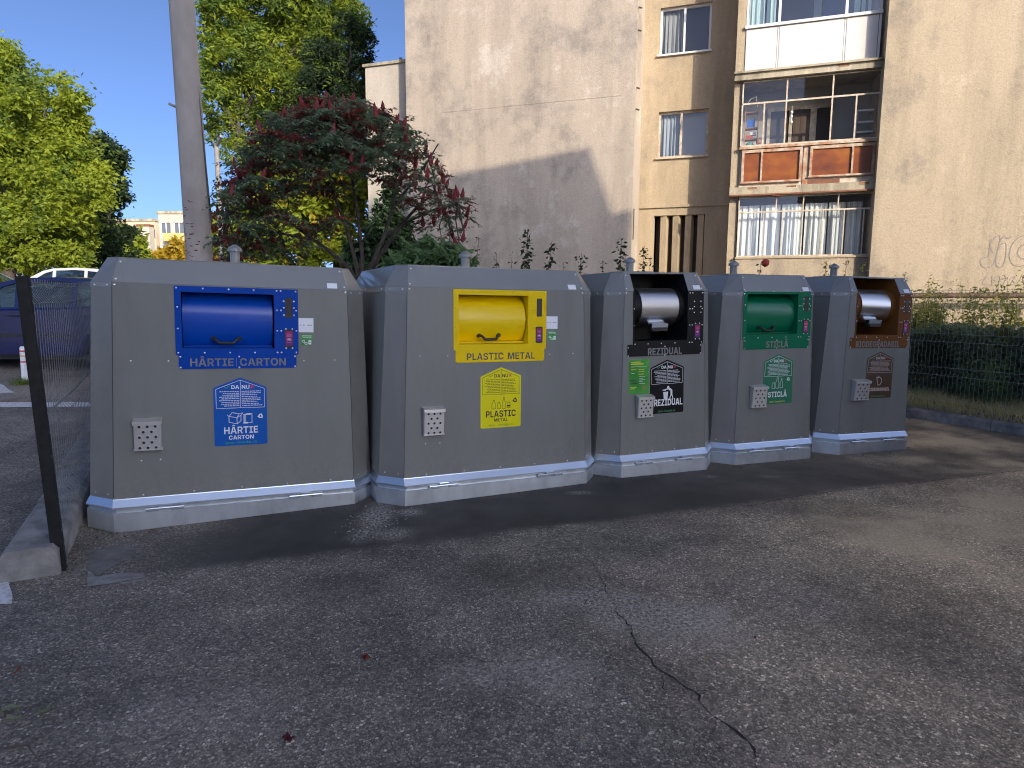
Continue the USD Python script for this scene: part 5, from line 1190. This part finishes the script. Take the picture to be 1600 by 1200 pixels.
# ---- the sumac: forked stems, an umbrella of pinnate leaves, red fruit cones
rs = np.random.default_rng(21)
sy = 9.0; sb = at(566, 469, sy); sbase = np.array([sb[0], sy, float(zg(sb[0], sy))])
sm_ = thing('sumac_tree', 'spreading sumac with dark green and red leaves and red fruit cones', 'tree', sbase)
def sp(px, py, dy=0.0): return at(px, py, sy + dy) - sbase
forks = [sp(566, 440), sp(572, 420)]
tr = MB()
tr.tube([(0, 0, -.1), sp(564, 455) * [1, 1, 1]], [.06, .045], 8)
mains = [[(564, 455), (545, 418), (515, 392), (490, 375), (450, 345), (415, 320), (375, 300)], [(564, 455), (556, 410), (540, 350), (520, 300), (480, 250), (450, 215)], [(564, 455), (566, 400), (560, 340), (552, 290), (545, 240), (530, 200)], [(564, 455), (580, 415), (600, 370), (615, 320), (620, 270), (625, 220)],
         [(564, 455), (590, 405), (620, 360), (650, 325), (680, 300), (700, 300)], [(615, 320), (650, 280), (672, 245), (685, 225)], [(552, 290), (580, 250), (600, 205), (610, 185)], [(490, 375), (440, 365), (390, 355), (355, 340)], [(600, 370), (640, 345), (690, 322), (715, 318)]]
tips = []
for mi, path in enumerate(mains):
    dy = rs.uniform(-.7, .7); pts = np.array([sp(px, py, dy * k / len(path)) for k, (px, py) in enumerate(path)])
    tr.tube(pts, np.linspace(.036 if mi < 5 else .020, .007, len(pts)), 7)
    tips.append(pts[-1])
# targets on the umbrella shell
shell = []
for px in range(345, 728, 13):
    u = (px - 345) / 380.0
    topy = 165 + 165 * abs(2 * (u - .48)) ** 2.6; boty = topy + (125 if px < 430 else 100) + 75 * (1 - u) * (u < .5) + rs.uniform(-15, 15)
    k = 10 if px < 600 else (8 if px < 660 else 6)
    for j in range(k):
        py = topy + (boty - topy) * (j / k) ** 1.25 + rs.uniform(-9, 9); shell.append((px + rs.uniform(-8, 8), py, rs.uniform(-1.0, 1.0), (py - topy) / 150))
for px, py in [(640, 315), (655, 328), (670, 318), (685, 330), (700, 312), (712, 325), (722, 318), (690, 345), (660, 350), (372, 390), (395, 375), (350, 370), (420, 380), (440, 395), (480, 385), (500, 360), (465, 355), (520, 345)]:
    for _ in range(2): shell.append((px + rs.uniform(-10, 10), py + rs.uniform(-8, 8), rs.uniform(-.6, .6), .5))
allp = np.vstack([np.array([sp(px, py) for px, py in path]) for path in mains])
lv_g, lv_r = [], []


def pinnate(tip, d, L, pairs, store):
    d = d / np.linalg.norm(d); side = np.cross(d, [0, 0, 1.0]); side /= np.linalg.norm(side) + 1e-9
    for k in range(pairs):
        t_ = .18 + .82 * k / pairs; c = tip + d * L * t_ + np.array([0, 0, -.40 * L * t_ * t_]); ll = L * .36 * (1.05 - .5 * t_)
        for s in (-1, 1):
            e = side * s + d * .35 + np.array([0, 0, -.45]) + rs.normal(size=3) * .3; e /= np.linalg.norm(e)
            w = np.cross(e, [0, 0, 1.0]); w /= np.linalg.norm(w) + 1e-9; w *= ll * .22
            store.append([c, c + e * ll * .45 + w, c + e * ll, c + e * ll * .45 - w])


fruits = []
for px, py, dy, dep in shell:
    tgt = sp(px, py, dy); near = allp[np.argmin(((allp - tgt) ** 2).sum(1))]
    limb(tr, near, tgt, .011, .005, rs, 4, 4, .05)
    nl = 8 if px < 600 else 6 if px < 650 else 4
    red = rs.random() < (.42 if px < 500 else .55 if px < 640 else .65)
    for _ in range(nl):
        a = rs.uniform(0, 2 * np.pi); d = np.array([math.cos(a), math.sin(a), rs.uniform(-.35, .7)])
        pinnate(tgt, d, rs.uniform(.22, .36) if px < 640 else rs.uniform(.18, .28), 7, lv_r if (red and rs.random() < .7) else lv_g)
    if rs.random() < .42 and dep < .85: fruits.append((tgt, px))
for nm, st_, mt in (('crown', lv_g, 'leaf_sumac'), ('red_leaves', lv_r, 'leaf_red')):
    v = np.array(st_).reshape(-1, 3); i = np.arange(len(st_)) * 4
    MB().add(v, np.vstack([np.stack([i, i + 1, i + 2], -1), np.stack([i, i + 2, i + 3], -1)])).build(nm, mt, sm_)
tr.build('trunk', 'bark', sm_, smooth=50)
for tgt, px in fruits:
    h = rs.uniform(.12, .2); d = np.array([rs.uniform(-.35, .35), rs.uniform(-.3, .3), 1.0]); d /= np.linalg.norm(d)
    MB().tube([tgt, tgt + d * h * .25, tgt + d * h * .6, tgt + d * h], [.014, .030, .024, .004], 7).build('fruit_cone', 'fruit_red', sm_, smooth=True)

# ---- tall weeds and roses behind the containers
rw_ = np.random.default_rng(31)
def weed(px, py, y, label, mat='leaf_rose', group=None, dens=1.0, lean=0.0, leaf=.06, name='tall_weed', rose=False):
    tp = at(px, py, y); b = np.array([tp[0] - lean, y, float(zg(tp[0], y))]); t = thing(name, label, 'plant', b, group=group)
    H = tp[2] - b[2]; s = np.linspace(0, 1, 9)[:, None]; P = np.hstack([lean * s ** 1.6, .05 * np.sin(s * 4), H * s]); 
    MB().tube(P, np.linspace(.010, .003, 9), 5).build('stem', 'stem_brown', t)
    n = int(46 * dens * H); u = .35 + .65 * rw_.random(n); base = np.stack([np.interp(u, s[:, 0], P[:, k]) for k in range(3)], -1)
    pos = base + rw_.normal(size=(n, 3)) * .028
    MB().add(*leaf_quads(rw_, pos, leaf, .35, .5)).build('leaves', mat, t)
    if rose:
        m = trimesh.creation.icosphere(2, .055); m.vertices += (meshkit.noise(np.array(m.vertices) * 60, 2)[:, None] - .5) * .03; m.apply_translation(P[-1] + [.05, -.03, -.03])
        MB().tm(m).build('rose', 'rose_red', t, smooth=30)
    return t


WG = 'tall leafy weeds behind the containers'
ORD = ['first', 'second', 'third', 'fourth', 'fifth', 'sixth', 'seventh', 'eighth', 'ninth', 'tenth', 'last']
for k, (px, py, y, ln, dn, lf_) in enumerate([(748, 370, 8.6, .10, .8, .05), (776, 396, 9, 0, .8, .06), (800, 402, 9, .05, .7, .06), (824, 360, 9, .02, 2.0, .075), (862, 382, 9, .16, 1.3, .075), (880, 410, 9, -.03, .6, .05), (908, 396, 9.2, .05, 1.3, .06), (942, 408, 9.4, .05, .9, .05), (970, 374, 9.6, -.02, 1.6, .07), (1006, 384, 10.5, .05, 1.3, .07), (1016, 400, 10.5, .04, .8, .06)]):
    weed(px, py, y, f'{ORD[k]} from the left of the thin dark weeds rising behind the container tops', group=WG, dens=dn, lean=ln, leaf=lf_)
weed(1188, 408, 9.6, 'rose stem with one red bloom behind the green hatch container', dens=1.0, lean=.06, name='rose_bush', rose=True)
for k, (px, py) in enumerate([(1290, 408), (1322, 402), (1345, 412), (1412, 428)]):
    weed(px, py, 10.0, f'{ORD[k] if k < 3 else "last"} from the left of the rose stems above the brown hatch container', 'leaf_weedy', 'rose stems above the brown hatch container', 1.1, .03, .05, 'rose_bush')

# ---- hedge, grass strip
rh = np.random.default_rng(41)
hb = r0 + rn * 1.0
n = 85000; s = rh.uniform(-4.2, 4.6, n); q = rh.random(n) ** 1.8 * 1.9
hb_h = .85 + .34 * meshkit.fbm(np.stack([s * 1.7, q * 2, 0 * s], -1), 3, 5); z = rh.random(n) ** .75 * hb_h
q = q + .14 * np.sin(s * 5 + z * 4) + .28 * (meshkit.noise(np.stack([s * 2.4, z * 3, 0 * s], -1), 8) - .5) * 2
pos = np.column_stack([hb[0] + rd[0] * s + rn[0] * q, hb[1] + rd[1] * s + rn[1] * q, z + .1])
hd = thing('hedge', 'dense dark green hedge of shrubs behind the wire mesh fence at right', 'hedge', (hb[0], hb[1], 0))
MB().add(*leaf_quads(rh, pos - [hb[0], hb[1], 0], .075, .1, .5)).build('foliage', 'leaf_hedge', hd)
m = MB()
for k in range(110):
    s0_ = rh.uniform(-4.2, 4.6); q0 = rh.uniform(.1, 1.7); a = np.array([*(rd * s0_ + rn * q0), .05]); b = a + [rh.uniform(-.2, .2), rh.uniform(-.2, .2), rh.uniform(.7, 1.3)]
    limb(m, a, b, .012, .004, rh, 4, 4)
m.build('stems', 'stem_brown', hd)
HG = 'sunlit weeds sticking out of the hedge top'
for k in range(170):
    s0_ = rh.uniform(-4.0, 4.4); q0 = rh.uniform(.15, 1.9); p = hb + rd * s0_ + rn * q0
    t = thing('hedge_weed', 'yellow green weed shooting up out of the hedge top at right', 'plant', (p[0], p[1], .1), group=HG)
    H = rh.uniform(1.15, 1.85); m = MB(); ps = []
    for j in range(4):
        e = np.array([rh.uniform(-.16, .16), rh.uniform(-.16, .16), H * rh.uniform(.8, 1)]); limb(m, (0, 0, .5), e, .006, .002, rh, 4, 5, .03)
        u = .45 + .55 * rh.random(40); ps.append(np.array([0, 0, .5]) + u[:, None] * (e - [0, 0, .5]) + rh.normal(size=(40, 3)) * .035)
    m.build('stem', 'stem_green', t); MB().add(*leaf_quads(rh, np.vstack(ps), .058, .35, .42)).build('leaves', 'leaf_weedy', t)
# silvery tall herbs before the hedge
for k, (px, py, h_) in enumerate([(1545, 600, .75), (1580, 590, .9), (1565, 625, .6), (1598, 620, .7), (1500, 630, .5)]):
    g_ = on_ground(px, 655); p = hb + rd * ((g_[:2] - hb) @ rd) - rn * .28
    t = thing('tall_weed', f'{ORD[[2, 3, 1, 4, 0][k]]} from the left of the grey green herbs in the grass strip at right', 'plant', (p[0], p[1], .06), group='grey green herbs in the grass strip')
    m = MB(); ps = []
    for j in range(5):
        e = np.array([rh.uniform(-.25, .25), rh.uniform(-.2, .2), h_ * rh.uniform(.7, 1)]); limb(m, (0, 0, 0), e, .005, .002, rh, 4, 4, .04); u = .2 + .8 * rh.random(26)
        ps.append(u[:, None] * e + rh.normal(size=(26, 3)) * .02)
    m.build('stem', 'stem_green', t); MB().add(*leaf_quads(rh, np.vstack(ps), .09, .3, .18)).build('leaves', 'leaf_bush', t)


def blades(rng, p, h, w):
    n = len(p); a = rng.uniform(0, 2 * np.pi, n); lean = rng.normal(size=(n, 2)) * .45 * h[:, None]
    s = np.stack([np.cos(a), np.sin(a), 0 * a], -1) * w; tip = p + np.column_stack([lean, h]); md = p + np.column_stack([lean * .35, h * .6])
    v = np.stack([p - s, p + s, md + s * .7, md - s * .7, tip], 1).reshape(-1, 3); i = np.arange(n) * 5
    return v, np.vstack([np.stack([i, i + 1, i + 2], -1), np.stack([i, i + 2, i + 3], -1), np.stack([i + 3, i + 2, i + 4], -1)])


n = 30000; s = rh.uniform(-2.2, 3.6, n); q = rh.uniform(.10, 1.35, n); k_ = meshkit.fbm(np.stack([s * 2.2, q * 2.2, 0 * s], -1), 3, 12)
p = np.column_stack([r0[0] + rd[0] * s + rn[0] * q, r0[1] + rd[1] * s + rn[1] * q, np.full(n, .055)])
g = MB().add(*blades(rh, p, .07 + .34 * k_ * rh.random(n), .0045)).build('grass_strip', 'grass_dry', label='dry yellow green grass between the kerb and the hedge', cat='grass', kind='stuff')
p = on_ground(38, 600); pp = p + np.column_stack([rh.normal(size=(160, 2)) * .09, np.zeros(160)])
MB().add(*blades(rh, pp, .05 + .06 * rh.random(160), .005)).build('grass_tuft', 'leaf_mid', label='small green tuft of grass at the foot of the marker post', cat='grass', kind='stuff')

# ---- litter on the asphalt
def leaf_lump(name, label, px, py, r, mat, k, cat='leaf', seed=0):
    rg = np.random.default_rng(seed); c = on_ground(px, py); t = thing(name, label, cat, (c[0], c[1], c[2]))
    for j in range(k):
        a = rg.uniform(0, 6.28); o = rg.normal(size=2) * r * .5; L = r * rg.uniform(.6, 1.1); d = np.array([math.cos(a), math.sin(a)]); s_ = np.array([-d[1], d[0]])
        u = np.linspace(0, 1, 6); w = np.sin(u * np.pi) ** .8 * L * .32 + .0004
        m_ = o + d * ((u[:, None] - .5) * L * 1.6); zc = .006 + .012 * np.sin(u * 3 + j) ** 2
        Lf, Rf = np.column_stack([m_ + s_ * w[:, None], zc + .008]), np.column_stack([m_ - s_ * w[:, None], zc + .006]); Mc = np.column_stack([m_, zc - .002])
        v = np.vstack([Lf, Mc, Rf]); i = np.arange(5)
        MB().add(v, np.vstack([np.stack([i + 6, i + 7, i + 1, i], -1), np.stack([i + 12, i + 13, i + 7, i + 6], -1)])).build('leaf_blade', mat, t)


pm('litter_red', (.16, .015, .012), .7); pm('litter_maroon', (.075, .010, .018), .7); pm('litter_green', (.13, .16, .09), .7); pm('litter_brown', (.16, .05, .025), .7); pm('litter_yellow', (.38, .27, .08), .7)
leaf_lump('fallen_leaves', 'crumpled red leaves on the asphalt in the middle foreground', 570, 1031, .017, 'litter_red', 5, seed=1)
leaf_lump('fallen_leaves', 'dark maroon leaves on the asphalt at the bottom of the picture', 450, 1160, .022, 'litter_maroon', 6, seed=2)
leaf_lump('fallen_leaf', 'grey green leaf on the asphalt at bottom left', 37, 1116, .045, 'litter_green', 3, seed=3)
leaf_lump('fallen_leaf', 'small reddish brown leaf on the asphalt near the left edge', 27, 1053, .018, 'litter_brown', 2, seed=4)
for k, (px, py) in enumerate([(1105, 1033), (905, 1160), (843, 919), (935, 1068), (1180, 1000)]):
    c = ['yellow leaf below the long crack at centre right', 'yellow leaf at the bottom edge, right of centre', 'yellow leaf beside the crack before the yellow hatch container', 'brownish leaf left of the long crack', 'brownish leaf right of the pale patch'][k]
    leaf_lump('fallen_leaf', 'tiny ' + c, px, py, .011 if k < 3 else .009, 'litter_yellow' if k < 3 else 'litter_brown', 1, seed=10 + k)
# grit, crumbs of mortar and dry bits gathered along the containers and strewn over the yard
rq = np.random.default_rng(63)
def pebbles(name, label, xy, size, mat):
    ico = trimesh.creation.icosphere(0); v0, f0 = np.array(ico.vertices), np.array(ico.faces); m = MB()
    for (x, y), s_ in zip(xy, size):
        R_ = np.diag([s_ * rq.uniform(.7, 1.5), s_ * rq.uniform(.6, 1.1), s_ * rq.uniform(.35, .7)]); a = rq.uniform(0, 6.28); c_, s2 = math.cos(a), math.sin(a)
        v = (v0 + rq.normal(0, .12, v0.shape)) @ R_ @ np.array([[c_, s2, 0], [-s2, c_, 0], [0, 0, 1]]); m.add(v + [x, y, float(zg(x, y)) + s_ * .25 + .002], f0)
    m.build(name, mat, label=label, cat='grit', kind='stuff')


pm('grit_pale', (.42, .40, .37), .9, 0, col2=(.20, .18, .16), vscale=60); pm('grit_brown', (.20, .13, .07), .9, 0, col2=(.09, .06, .04), vscale=40)
edge = []
for W_, x_, y_, a_ in [(1.5284, -1.857, 4.2939, .41924), (1.5284, -.0782, 4.8605, .41945), (.8584, 1.3399, 5.4799, .33754), (.8584, 2.4714, 5.9272, .32387), (.8584, 3.6376, 6.3364, .30851)]:
    n_ = int(70 * W_); u_ = rq.uniform(-W_ / 2 - .15, W_ / 2 + .15, n_); d_ = -.015 - np.abs(rq.normal(0, .06, n_)) + np.maximum(0, np.abs(u_) - W_ / 2)
    edge.append(np.column_stack([x_ + math.cos(a_) * u_ - math.sin(a_) * d_, y_ + math.sin(a_) * u_ + math.cos(a_) * d_]))
edge = np.vstack(edge)
c0 = on_ground(590, 812)[:2]; heap = c0 + rq.normal(size=(160, 2)) * [.10, .16]
far_ = np.column_stack([rq.uniform(-2.4, 4.5, 420), rq.uniform(1.9, 5.6, 420)]); far_ = far_[far_[:, 1] < 4.0 + .42 * far_[:, 0]]
pebbles('grit', 'pale grit and crumbs strewn over the asphalt before the containers', np.vstack([heap, far_]), np.concatenate([.002 + .006 * rq.random(len(heap)) ** 2, .0022 + .0045 * rq.random(len(far_)) ** 2]), 'grit_pale')
kx = r0 - rd * 1.9 - rn * .02; kk = kx + rd * rq.uniform(0, 4.5, 170)[:, None] - rn * (.03 + np.abs(rq.normal(0, .08, 170)))[:, None]
lk = k0 - kn * .14 + kd * rq.uniform(0, 2.6, 90)[:, None] - kn * np.abs(rq.normal(0, .05, 90))[:, None]
allk = np.vstack([edge, kk, lk])
pebbles('dry_litter', 'brown dry crumbs gathered along the container bases and kerbs', allk, .002 + .007 * rq.random(len(allk)) ** 2, 'grit_brown')
c = on_ground(5, 1172); d_ = on_ground(60, 1182)
tw = thing('twig', 'thin brown twig lying on the asphalt at the bottom left corner', 'twig', c)
MB().tube([(0, 0, .006), (d_ - c) * .5 + [0, .03, .010], (d_ - c) + [0, -.01, .006]], [.004, .003, .0015], 5).build('stick', 'stem_brown', tw)
